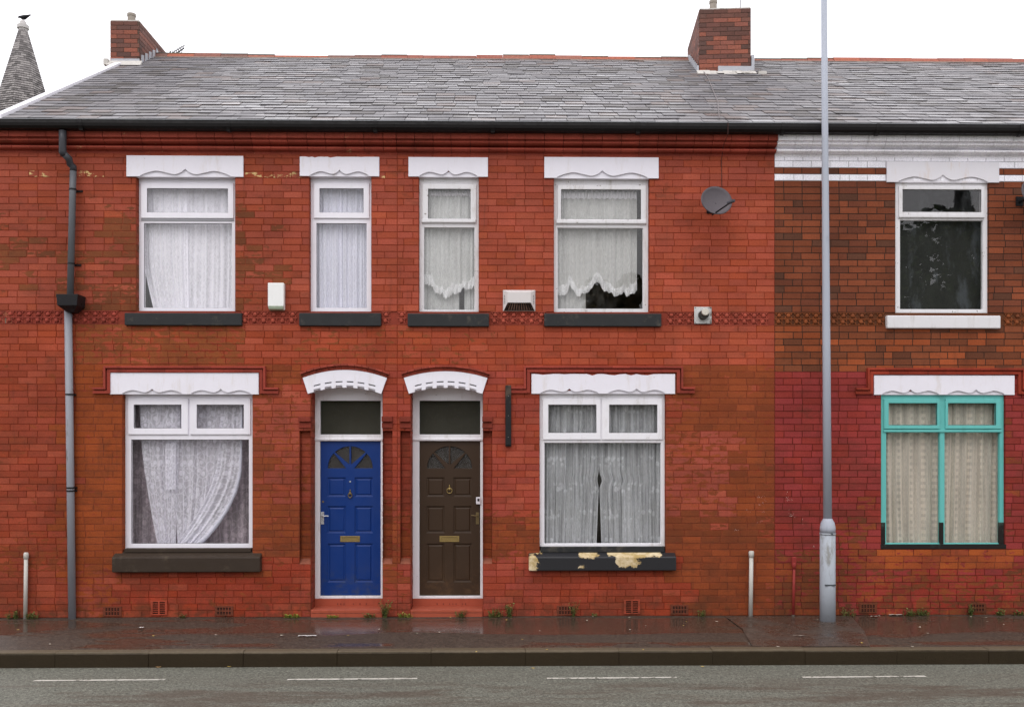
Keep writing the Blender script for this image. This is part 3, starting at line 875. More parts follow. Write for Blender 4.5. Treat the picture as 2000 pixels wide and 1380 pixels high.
# ------------------------------------------------------------------ lintels with the carved ogee edge
def arc_pts(pts, n=6):
    """smooth Catmull-Rom through points"""
    out = []
    P = [pts[0]] + pts + [pts[-1]]
    for i in range(1, len(P) - 2):
        for j in range(n):
            t = j / n
            out.append(tuple(.5 * ((2*P[i][c]) + (-P[i-1][c]+P[i+1][c])*t + (2*P[i-1][c]-5*P[i][c]+4*P[i+1][c]-P[i+2][c])*t*t + (-P[i-1][c]+3*P[i][c]-3*P[i+1][c]+P[i+2][c])*t**3) for c in (0, 1)))
    out.append(pts[-1]); return out
def ogee(x0, x1, zb, a):
    """one motif from x0 to x1: round hump, dip, central point, dip, round hump"""
    w = x1 - x0; xm = (x0 + x1) / 2
    h = arc_pts([(x0, zb), (x0 + .07*w, zb + .45*a), (x0 + .18*w, zb + .80*a), (x0 + .30*w, zb + .45*a), (x0 + .38*w, zb + .22*a), (x0 + .45*w, zb + .55*a), (xm, zb + 1.15*a)], 5)
    return h + [(2 * xm - x, z) for x, z in reversed(h[:-1])]
def lintel(H, box, spans, amp, mat, cracked=0, yf=-.022):
    x0, x1, z0, z1 = R(*box)
    fr = MB(); low = [(x0, z0)]
    for s0, s1 in spans:
        q = ogee(X(s0), X(s1), z0 + .012, amp)
        low += [(q[0][0] - .001, z0 + .001)] + q + [(q[-1][0] + .001, z0 + .001)]
    low.append((x1, z0))
    if cracked:       # ragged painted edge along the top
        top = []; n = 26
        for i in range(n + 1):
            t = i / n; top.append((x1 + (x0 - x1) * t, z1 - (random.random() ** 3) * .022 * (0 < i < n)))
    else: top = [(x1, z1), (x0, z1)]
    fr.plate([low + top], yf, yf + .045, .003)
    lo = fr.build('lintel', mat, H)
    bk = MB().box(x0 + .003, x1 - .003, yf + .022, .27, z0 + .002, z1 - .024)
    bk.build('lintel_body', mat, lo)
    return lo
A, B_, C_ = houses['A'], houses['B'], houses['C']
lintel(A, (248, 476, 305, 346), [(275, 450)], .075, LINT)
lintel(A, (586, 741, 307, 345), [(607, 720)], .060, LINT, 1)
lintel(B_, (798, 953, 308, 346), [(820, 932)], .060, LINT)
lintel(B_, (1063, 1286, 308, 349), [(1088, 1264)], .075, LINT)
lintel(C_, (1731, 1950, 317, 357), [(1754, 1927)], .075, LINTC)
lintel(A, (216, 506, 728, 770), [(240, 356), (374, 490)], .050, LINT)
lintel(B_, (1038, 1318, 730, 769), [(1056, 1168), (1188, 1298)], .048, LINT, 1)
lintel(C_, (1706, 1980, 733, 771), [(1722, 1832), (1850, 1960)], .050, LINT)

# hood moulds: moulded brick label round the lintel with returned ears
def hood(H, u0, u1, vt, ul, ur, vb, hc='A', vi=728):
    """outer box u0..u1 from vt to vb, ears out to ul and ur"""
    mb = MB(); cc = (150, 66, 54) if hc != 'C' else (150, 60, 44)
    def run(p0, p1, y, hlf, vert):
        (xa, za), (xb, zb) = p0, p1; L = max(abs(xb - xa), abs(zb - za)); n = max(1, round(L / .235))
        for i in range(n):
            a, b = i / n, (i + 1) / n; j = 1 + (random.random() - .5) * .16
            c = (*lin(tuple(v * j for v in cc)), 1.2); kw = dict(bare=c, paint=(*c[:3], 1)); g = .0015 / L
            if vert: mb.box(xa - hlf, xa + hlf, y, .02, za + (zb - za) * (a + g), za + (zb - za) * (b - g), **kw)
            else: mb.box(xa + (xb - xa) * (a + g), xa + (xb - xa) * (b - g), y, .02, za - hlf, za + hlf, **kw)
    X0, X1, XL, XR_ = X(u0), X(u1), X(ul), X(ur)
    um = (u0 + u1) / 2; ZT, ZB = Z(vt, um), Z(vb, um)
    w1, w2 = .013, .020       # thin outer bead, thicker inner roll
    for (off, hw, y) in ((.013, w1, -.058), (.058, w2, -.036)):
        run((X0 + off - hw, ZT - off), (X1 - off + hw, ZT - off), y, hw, False)
        ze = ZB + (.088 - .0) - off     # height of the ear runs
        run((X0 + off, ze - hw), (X0 + off, ZT - off - hw), y, hw, True)
        run((X1 - off, ze - hw), (X1 - off, ZT - off - hw), y, hw, True)
        run((XL, ze), (X0 + off - hw, ze), y, hw, False)
        run((X1 - off + hw, ze), (XR_, ze), y, hw, False)
    run((X0 + .03, ZT - .034), (X1 - .03, ZT - .034), -.012, .014, False)
    run((X0 + .034, ZB + .03), (X0 + .034, ZT - .05), -.012, .014, True)
    run((X1 - .034, ZB + .03), (X1 - .034, ZT - .05), -.012, .014, True)
    return mb.build('hood_mould', BRICK, H)
hood(A, 205, 520, 715, 183, 545, 770)
hood(B_, 1023, 1333, 715, 998, 1356, 769)
hood(C_, 1692, 1998, 719, 1670, 2020, 771, 'C')

# ------------------------------------------------------------------ door heads: cambered lintel, teeth, brick label
def door_head(H, u0, u1, ub0, ub1, vtm, vts, vbm, vbs):
    """u0,u1 top corners, ub0,ub1 bottom corners; v.. top middle/side, bottom middle/side"""
    xt0, xt1, xb0, xb1 = X(u0), X(u1), X(ub0), X(ub1); um = (u0 + u1) / 2
    zt, zts, zbm, zbs = Z(vtm, um), Z(vts, um), Z(vbm, um), Z(vbs, um)
    def top(t): return (xt0 + (xt1 - xt0) * t, zts + (zt - zts) * (1 - (2 * t - 1) ** 2))
    def bot(t, up=0.0):
        x = xb0 + (xb1 - xb0) * t; z = zbs + (zbm - zbs) * (1 - (2 * t - 1) ** 2)
        return (x, z + up)
    loop = [bot(0)]
    nt = 6; w = .075
    for i in range(nt):
        c = (i + .85) / (nt + .7); a, b = c - w * .62, c + w * .62
        loop += [bot(a), bot(a, .030), bot((a + b) / 2, .030), bot(b, .030), bot(b)]
    loop += [bot(1)] + [top(t / 14) for t in range(14, -1, -1)]
    slots = []
    for i in range(nt):
        c = (i + .85) / (nt + .7); a, b = c - w * .62, c + w * .62
        slots.append([bot(a, .070), bot(b, .070), bot(b, .084), bot(a, .084)])
    mb = MB().plate([loop] + slots, -.03, .03, .0015)
    lo = mb.build('door_head', LINT, H)
    sk = MB()
    for s in slots: sk.add([(x + (dx), -.008, z + dz) for (x, z), dx, dz in zip(s, (-.004, .004, .004, -.004), (-.004, -.004, .004, .004))], [(0, 1, 2, 3)])
    sk.build('slot_shadow_gap', SLOTSHADE, lo)
    body = [bot(t / 14, .018) for t in range(15)] + [top(t / 14) for t in range(14, -1, -1)]
    MB().prism_y([(x, z - .004) for x, z in body], -.006, .275).build('lintel_body', LINT, lo)
    # label course over it
    hb = MB(); n = 13
    for ring, (o0, o1, y) in enumerate(((.004, .050, -.022), (.052, .078, -.062))):
        for i in range(n):
            e = .12
            ta = -e / 2 * (ring + 0) * .5 + (1 + e * .5 * ring) * i / n; tb = -e / 2 * ring * .5 + (1 + e * .5 * ring) * (i + 1) / n
            g = .0022
            def P(t, o):
                x, z = top(t); return (x, z + o)
            p = [P(ta + g, o0), P(tb - g, o0), P(tb - g, o1), P(ta + g, o1)]
            j = 1 + (random.random() - .5) * .2; c = (*lin(tuple(v * j for v in (148, 68, 54))), 1.2)
            hb.prism_y(p, y, .02, bare=c, paint=(*c[:3], 1))
    hb.build('hood_mould', BRICK, H)
door_head(A, 592, 756, 602, 745, 722.5, 738, 757, 769)
door_head(B_, 789, 952, 799, 942, 725, 738, 757, 769)

# corbels over the recessed jamb strips
for hc in 'AB':
    for a, b in strips[hc]:
        cbm = MB()
        zt, zb = Z(813), Z(836)
        for (z0, z1, y) in ((zt - .070, zt, -.05), (zt - .15, zt - .08, -.022)):
            c = (*lin((124, 54, 42)), 1.2)  # darkened red: the shade on the corbels is put into their colour
            cbm.box(a - .006, b + .006, y, .10, z0, z1, bare=c, paint=(*c[:3], 1))
        cbm.build('corbel', BRICK, houses[hc], bev=.006)

# ------------------------------------------------------------------ sills
def sill(H, box, mat, yf=-.05, bev=.008, name='sill', lab=None, slope=.012, yb=.12):
    x0, x1, z0, z1 = R(*box, Y=yf)
    mb = MB().prism([(yf, z0), (yf, z1), (yb, z1 + slope), (yb, z0)], x0, x1)
    o = mb.build(name, mat, H, bev=bev)
    if lab: o['label'] = lab
    return o
sill(A, (243, 472, 611, 635), SILLB); sill(A, (584, 744, 611, 636), SILLB)
sill(B_, (796, 955, 612, 637), SILLB); sill(B_, (1063, 1292, 612, 637), SILLB)
sill(C_, (1733, 1955, 616, 641), m_white_trim("chipped_white_sill", (226, 224, 226), (170, 160, 146), .4, (104, 96, 84), .14), -.05, .014)
def big_sill(H, u0, u1, vt, vm, vb, mat, yf=-.09, name='sill'):
    x0, x1, z0, zt = R(u0, u1, vb, vm, Y=yf); z0, zt = min(z0, zt), max(z0, zt)
    z1 = Z(vt, (u0 + u1) / 2, .07)
    mb = MB().prism([(yf, z0), (yf, zt), (.07, z1), (.12, z1), (.12, z0)], x0, x1)
    return mb.build(name, mat, H, bev=.012)
s1 = big_sill(A, 218, 508, 1073, 1088, 1117, SILLG)
# upstand stool between sill and frame
MB().box(X(243, 0), X(490, 0), -.002, .125, Z(1078, 370, 0), Z(1069, 370, .09)).build('sill_upstand', SILLG, s1, bev=.004)
# peeling sill of the middle house
def m_peel():
    k = NT("peeling_black_over_cream_sill")
    x0, x1, z0, zt = R(1033, 1321, 1114, 1088, Y=-.09)
    w = k.noise(11, 8, .8)
    xx_ = k.xyz(); n2 = k.noise(7, 7, .75, k.scale(k.pos, (1, 1, 1.7)), .5)
    xx = [k.math('ADD', xx_[0], k.math('MULTIPLY', k.math('SUBTRACT', w, .5), .26)), xx_[1], k.math('ADD', xx_[2], k.math('MULTIPLY', k.math('SUBTRACT', n2, .5), .17))]
    def blob(px, py, rx, rz, Y=-.09):
        cx = X(px, Y); cz = Z(py, px, Y)
        dx = k.math('POWER', k.math('ABSOLUTE', k.math('DIVIDE', k.math('SUBTRACT', xx[0], cx), rx)), 3)
        dz = k.math('POWER', k.math('ABSOLUTE', k.math('DIVIDE', k.math('SUBTRACT', xx[2], cz), rz)), 3)
        return k.math('ADD', dx, dz)
    ds = [blob(1241, 1080, .36, .055), blob(1150, 1082, .13, .04), blob(1225, 1095, .15, .085), blob(1040, 1100, .07, .11), blob(1136, 1107, .03, .022), blob(1046, 1079, .09, .02)]
    d = ds[0]
    for e in ds[1:]: d = k.math('MINIMUM', d, e)
    m = k.ramp(k.math('ADD', d, k.math('MULTIPLY', k.math('SUBTRACT', w, .5), 2.4)), .98, .9, 0, 1)
    fl = k.ramp(k.noise(26, 7, .8), .70, .72)
    m = k.math('MAXIMUM', m, k.math('MULTIPLY', fl, .8))
    creamc = k.mix(k.ramp(k.noise(6, 4, .7), .35, .65), lin((176, 150, 96)), lin((222, 204, 170)))
    k.base(k.mix(m, lin((42, 42, 45)), creamc)); k.rough(k.ramp(m, 0, 1, .3, .75))
    k.bump(k.math('ADD', k.math('MULTIPLY', m, -1.0), k.math('MULTIPLY', k.noise(14, 4, .6), .5)), .7, .006)
    return k.m
s2 = big_sill(B_, 1033, 1321, 1073, 1087, 1114, m_peel()); s2['label'] = 'black sill with paint peeling to cream'
MB().box(X(1056, 0), X(1298, 0), .0, .125, Z(1078, 1170, 0), Z(1066, 1170, .06)).build('sill_upstand', SILLB, s2, bev=.004)

# ------------------------------------------------------------------ windows
def frame_window(H, key, mat, lights, main, glass, mem=.0, y=None, sash_proud=.022, label=None, dirty=None, head=0):
    """lights: list of (outer px box, glass px box) casements; main: list of (glass px box) fixed panes"""
    (x0, x1, z0, z1), yd = OPEN[key]
    Y = yd
    zb = Z(OUTB[key], 970, Y) if key in OUTB else z0
    zt = Z(OUTT[key], 970, Y) if key in OUTT else z1
    zs_ = [rect(x0 + .001, x1 - .001, zb, z1)]
    hs_ = []
    for ob, gb in lights:
        r = R(*ob, Y=Y); hs_.append(rect(*inset(r, .018)))
    for gb in main: hs_.append(rect(*R(*gb, Y=Y)))
    o = MB().plate(zs_ + hs_, Y, Y + .06, .003).build('window', mat, H)
    if label: o['label'] = label
    for ob, gb in lights:
        yo = Y - sash_proud
        c = MB().plate([rect(*R(*ob, Y=yo)), rect(*R(*gb, Y=yo))], yo, yo + .05, .004).build('casement', mat, o)
        r = R(*gb, Y=yo); r = inset(r, -.004)
        MB().add([(r[0], yo + .022, r[2]), (r[1], yo + .022, r[2]), (r[1], yo + .022, r[3]), (r[0], yo + .022, r[3])], [(0, 1, 2, 3)]).build('pane', glass, o)
        gk = inset(R(*gb, Y=yo), -.002)
        MB().plate([rect(*gk), rect(*inset(gk, .007))], yo + .016, yo + .020, 0).build('gasket', HOPM, o)
    for gb in main:
        r = inset(R(*gb, Y=Y), -.004)
        MB().add([(r[0], Y + .024, r[2]), (r[1], Y + .024, r[2]), (r[1], Y + .024, r[3]), (r[0], Y + .024, r[3])], [(0, 1, 2, 3)]).build('pane', dirty or glass, o)
        gk = inset(R(*gb, Y=Y), -.002)
        MB().plate([rect(*gk), rect(*inset(gk, .006))], Y + .018, Y + .022, 0).build('gasket', HOPM if mat is UPVC else mat, o)
    return o
OUTB = {'W6': 609, 'W7': 609, 'G4': 1067, 'W1': 609, 'W2': 609, 'W3': 610, 'W4': 610, 'W5': 613, 'G1': 1072, 'G2': 1067, 'G3': 1071}
OUTT = {}
w = frame_window(A, 'W1', UPVC, [((275, 456, 357, 426), (287, 445, 368, 415))], [(281, 453, 436, 601)], GLASS)
MB().box(X(275, .07), X(456, .07), .078, .1, Z(431, 360, .08), Z(428, 360, .08)).build('transom_bead', simple("shadow_gap_grey", (150, 150, 154), .5, .1, 5, 0), w)  # grey strip painted as the shadow line below the top light
w = frame_window(A, 'W2', UPVC, [((613, 721, 357, 426), (624, 710, 368, 415))], [(618, 716, 436, 601)], GLASS)
w = frame_window(B_, 'W3', OLDW, [((825, 930, 360, 430), (836, 919, 369, 427))], [(828, 927, 444, 605)], GLASSD)
MB().prism([(.035, Z(434, 877, .05)), (.035, Z(429, 877, .05)), (.07, Z(427, 877, .05)), (.07, Z(437, 877, .05))], X(824, .04), X(929, .04)).build('drip_rail', OLDW, w)
w = frame_window(B_, 'W4', OLDW, [((1089, 1262, 362, 431), (1096, 1252, 370, 428))], [(1089, 1256, 445, 603)], GLASSD)
MB().prism([(.035, Z(436, 1175, .05)), (.035, Z(431, 1175, .05)), (.07, Z(428, 1175, .05)), (.07, Z(439, 1175, .05))], X(1087, .04), X(1262, .04)).build('drip_rail', OLDW, w)
w = frame_window(C_, 'W5', OLDW, [((1756, 1923, 364, 419), (1763, 1917, 370, 414))], [(1758, 1920, 430, 604)], GLASSX, dirty=GLASSXX)
MB().prism([(-.0, Z(424, 1840, 0)), (-.0, Z(419, 1840, 0)), (.03, Z(417, 1840, 0)), (.03, Z(427, 1840, 0))], X(1756, .0), X(1923, .0)).build('drip_rail', OLDW, w)
w = frame_window(A, 'G1', UPVC, [((250, 367, 777, 848), (261, 354, 790, 836)), ((371, 489, 777, 848), (384, 476, 790, 836))], [(256, 486, 858, 1061)], GLASS)
w = frame_window(B_, 'G2', OLDW2, [((1060, 1173, 779, 858), (1071, 1165, 790, 845)), ((1176, 1294, 779, 858), (1190, 1284, 790, 845))], [(1063, 1291, 864, 1061)], GLASSD)
w = frame_window(C_, 'G3', TEAL, [((1727, 1836, 779, 837), (1736, 1831, 787, 830)), ((1847, 1956, 779, 837), (1852, 1946, 787, 830))], [(1731, 1836, 844, 1060), (1845, 1953, 844, 1060)], GLASSD)
w['label'] = 'teal painted wooden window frame'
MB().prism([(.012, Z(843, 1840)), (.012, Z(839, 1840)), (.03, Z(838, 1840)), (.03, Z(844, 1840))], X(1727), X(1957)).build('drip_rail', TEAL, w)
bk = MB()
for a, b in ((1721, 1730), (1837, 1844), (1953, 1962)): bk.box(X(a), X(b), .018, .05, Z(1062, 1840), Z(1020, 1840))
bk.box(X(1720), X(1965), -.004, .05, Z(1071, 1840), Z(1062.5, 1840))
bk.build('bare_frame_foot', BLACKW, w)['label'] = 'black stripped foot of the teal frame'

# ------------------------------------------------------------------ net curtains (hang inside: things of their own)
def cloth(name, label, mat, fn, nu=120, nv=40, w=1.5, h=1.5, group='net curtains behind the windows'):
    mb = MB(); V = []; F = []; uv = []
    for j in range(nv + 1):
        for i in range(nu + 1):
            u, v = i / nu, j / nv
            V.append(fn(u, v)); uv.append((u * w, v * h))
    for j in range(nv):
        for i in range(nu):
            a = j * (nu + 1) + i; F.append((a, a + 1, a + nu + 2, a + nu + 1))
    mb.add(V, F); mb.uv = uv
    return mb
def folds(seed, n, amp):
    rs = random.Random(seed); ph = [rs.uniform(0, 6.28) for _ in range(6)]; fr = [n * q for q in (1, 1.63, .47, 2.3)]
    def f(u, v):
        s = math.sin(2*PI*fr[0]*u + ph[0] + .5*math.sin(3*v + ph[4])) * .5 + math.sin(2*PI*fr[1]*u + ph[1]) * .25 + math.sin(2*PI*fr[2]*u + ph[2] + v) * .35 + math.sin(2*PI*fr[3]*u + ph[3]) * .14
        return amp * s * (.55 + .45 * v)
    return f
def hang(key, label, mat, panels, wmul=1.5, group='net curtains behind the windows'):
    """panels: (left px fn(v), right px fn(v), top py, bottom py fn(u), nfold, amp, dy)"""
    tot = MB(); tot.uv = []
    Y = OPEN[key][1] + .11
    for q, (lf, rf, vt, bf, n, amp, dy) in enumerate(panels):
        f = folds(hash((len(key), q, int(vt))) % 999, n, amp)
        um = (lf(0) + rf(0)) / 2
        def fn(u, v):
            vb = bf(u); py = vt + (vb - vt) * v; vv = (py - vt) / 240.0
            yy = Y + dy + f(u, v)
            px = lf(vv) + (rf(vv) - lf(vv)) * u
            return (X(px, Y + dy), yy, Z(py, um, Y + dy))
        W = X(rf(0)) - X(lf(0))
        m = cloth('x', '', None, fn, 150, 44, W * wmul, (bf(.5) - vt) / 152)
        n0 = len(tot.v)
        if q == 0: uv = list(m.uv)
        tot.v += m.v; tot.f += [tuple(i + n0 for i in g) for g in m.f]; tot.uv += m.uv
    o = tot.build('net_curtain', mat, smooth=True)
    return tag(o, label, 'net curtain', group)
K = lambda c: (lambda t: c)
L_A1 = m_lace("lace_honeycomb", (250, 248, 255), .92, 1.0, 'dots', 9, .2, .14)
L_A2 = m_lace("plain_voile", (238, 238, 250), .93, 1.0, 'plain', 20, .2)
L_B = m_lace("greyed_voile", (226, 227, 224), .88, 1.0, 'plain', 16, .25)
L_B2 = m_lace("old_frilled_net", (218, 218, 214), .84, 1.0, 'plain', 18, .25)
L_G1 = m_lace("swept_lace", (242, 240, 248), .66, 1.0, 'dots', 10, .25)
L_G1s = m_lace("sheer_mauve_voile", (222, 206, 214), .62, .92, 'dots', 9, .3, .4)
L_G2 = m_lace("floral_net", (236, 238, 240), .66, 1.0, 'floral', 11, .3, .45)
L_G3 = m_lace("beige_knotted_net", (236, 226, 210), .80, 1.0, 'columns', 16, .25, .25)
def lowcut(t): return 0
def bl(x0, x1, a, b, t): return a + (b - a) * sst(x0, x1, t)
hang('W1', 'white honeycomb net curtain in the wide upstairs window of the blue-door house', L_A1, [
    (lambda v: 279 + 4 * v + 26 * max(0, v - .62) ** 1.3 * 2.2, lambda v: 366 + 3 * v, 360, K(608), 7, .016, 0),
    (lambda v: 358 - 2 * v, lambda v: 458 - 10 * max(0, v - .7) ** 1.2, 360, K(608), 6, .016, .02)], 1.25)
hang('W2', 'plain white pleated curtain in the narrow window above the blue door', L_A2, [
    (K(614), K(668), 360, K(608), 5, .022, 0), (K(664), K(722), 360, K(608), 5, .022, .014)], 1.2)
def w3b(u): return 560 - 9 * math.sin(u * 8 + 1) + 7 * abs(math.sin(u * 16 + .5)) + 4 * abs(math.sin(u * 33)) - 12 * (u < .25) * (1 - u * 4) + 4 * (mnoise.noise(Vector((u * 22, 1.3, 0))))
hang('W3', 'grey frilled net curtain in the narrow window above the dark brown door', L_B, [
    (K(824), K(930), 372, w3b, 8, .018, 0), (K(822), K(897), 540, K(612), 7, .010, .05), (K(907), K(932), 540, K(612), 3, .010, .05)], 1.3)
def w4b(u):
    return 566 - 24 * math.exp(-((u - .50) / .10) ** 2) - 14 * math.exp(-((u - .17) / .05) ** 2) + 6 * abs(math.sin(u * 19)) + 3 * abs(math.sin(u * 41)) - 4 * (u > .9) + 4 * (mnoise.noise(Vector((u * 26, 3.3, 0))))
hang('W4', 'grey net curtain with ragged raised hem in the wide upstairs window beside the dish', L_B2, [
    (K(1088), K(1244), 373, w4b, 9, .018, 0), (K(1086), K(1144), 540, K(612), 4, .012, .05)], 1.3)
def hem(parent, a, b, bf, key, seed):
    Y = OPEN[key][1] + .095; rs = random.Random(seed)
    def fn(u, v):
        px = X(a, Y) + (X(b, Y) - X(a, Y)) * u
        top = bf(u) - 13 - 3 * math.sin(u * 14)
        return (px, Y + .007 * math.sin(u * 75 + 2 * v) + .006 * math.sin(u * 31) - .012 * v, Z(top + (bf(u) + 3 - top) * v + v * 2.5 * abs(math.sin(u * 60)), (a + b) / 2, Y))
    m = cloth('x', '', None, fn, 220, 8, 1, .12)
    return m.build('lace_hem', m_lace("lace_hem_cloth", (236, 236, 236), .78, 1, 'dots', 30, .2, .4), parent, smooth=True)
CU = [o for o in col.objects if o.name.startswith('net_curtain')]
hem(CU[-2], 824, 930, w3b, 'W3', 1); hem(CU[-1], 1088, 1244, w4b, 'W4', 2)
# frill heading bands
def frill(key, a, b, v0, v1, mat, label):
    Y = OPEN[key][1] + .095
    def fn(u, v):
        px = X(a, Y) + (X(b, Y) - X(a, Y)) * u
        return (px, Y + .012 * math.sin(u * 150) - .01 * math.sin(PI * v), Z(v0 + (v1 - v0) * v + 1.2 * math.sin(u * 90), (a + b) / 2, Y))
    m = cloth('x', '', None, fn, 160, 5, 1, .06)
    return tag(m.build('curtain_heading', mat, smooth=True), label, 'curtain heading')
FR = m_lace("white_frill", (244, 242, 246), .93, 1, 'plain', 30, .2)
frill('W3', 838, 918, 374, 383, FR, 'gathered white frill topping the net curtain above the dark brown door')
frill('W4', 1097, 1243, 374, 388, FR, 'gathered white frill topping the ragged net curtain left of the satellite dish')
hang('G1', 'white honeycomb lace swept aside in the ground floor window beside the blue door', L_G1, [
    (lambda v: 272 + 12 * v + 28 * max(0, v - .35) ** 1.4, lambda v: 352 - 8 * v, 782, K(1068), 5, .02, 0),
    (lambda v: 330 + 14 * v, lambda v: 436 - 10 * v - 60 * max(0, v - .6) ** 1.5, 782, K(1068), 6, .022, .03), (lambda v: 432 - 12 * v - 130 * max(0, v - .45) ** 1.7, lambda v: 474 - 6 * v - 180 * max(0, v - .5) ** 2, 782, K(1068), 3, .02, .01), (K(323), K(343), 866, lambda u: 960 - 5 * abs(math.sin(u * 9)), 3, .008, -.03)], 1.15)
hang('G1', 'sheer mauve voile behind the swept white lace near the blue door', L_G1s, [
    (K(246), K(492), 782, K(1072), 9, .014, .14)], 1.2)
# rolled edge of the swept side
Yr = OPEN['G1'][1] + .10
pts = []
for i in range(26):
    v = i / 25 * 1.14; px = 473 - 6 * v - 180 * max(0, v - .5) ** 2; py = 786 + v * 240
    pts.append((X(px, Yr), Yr + .004 * math.sin(i * 1.7), Z(py, 370, Yr)))
mb = MB().tube(pts, [.010 + .016 * (i / 25) + .003 * math.sin(i * 2.1) for i in range(26)], 8); mb.uv = [(v[0], v[2]) for v in mb.v]
tag(mb.build('curtain_swag', m_lace("swag_cloth", (232, 232, 242), .85, 1, 'plain', 20, .25), smooth=True), 'bunched white curtain edge swept down across the window left of the blue door', 'curtain edge')
g2l = lambda v: 1170 - 1.0 * v - 9 * max(0, v - .72) ** .8 * .9 - 3 * math.exp(-((v - .63) / .05) ** 2)
g2r = lambda v: 1170 + 1.0 * v + 7 * max(0, v - .72) ** .8 * .9 + 5 * math.exp(-((v - .64) / .04) ** 2)
hang('G2', 'greyed floral net curtain parting in the middle above the peeling black sill', L_G2, [
    (K(1058), g2l, 784, K(1068), 10, .036, 0), (g2r, K(1298), 784, K(1068), 9, .040, .01)], 1.35)
hang('G3', 'beige knotted net curtain behind the teal window frame', L_G3, [
    (lambda v: 1726 + 10 * max(0, v - .5) ** 2, lambda v: 1842 - 2 * v, 782, K(1066), 6, .034, 0),
    (lambda v: 1842 - 4 * v, lambda v: 1960 - 4 * v, 782, K(1066), 7, .038, .012)], 1.2)
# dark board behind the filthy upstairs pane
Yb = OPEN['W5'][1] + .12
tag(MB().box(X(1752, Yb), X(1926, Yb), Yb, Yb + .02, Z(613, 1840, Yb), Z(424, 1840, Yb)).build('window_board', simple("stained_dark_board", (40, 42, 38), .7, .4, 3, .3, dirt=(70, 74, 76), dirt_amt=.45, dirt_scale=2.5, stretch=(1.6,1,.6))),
    'dark stained board behind the dirty upstairs pane above the teal window', 'board')

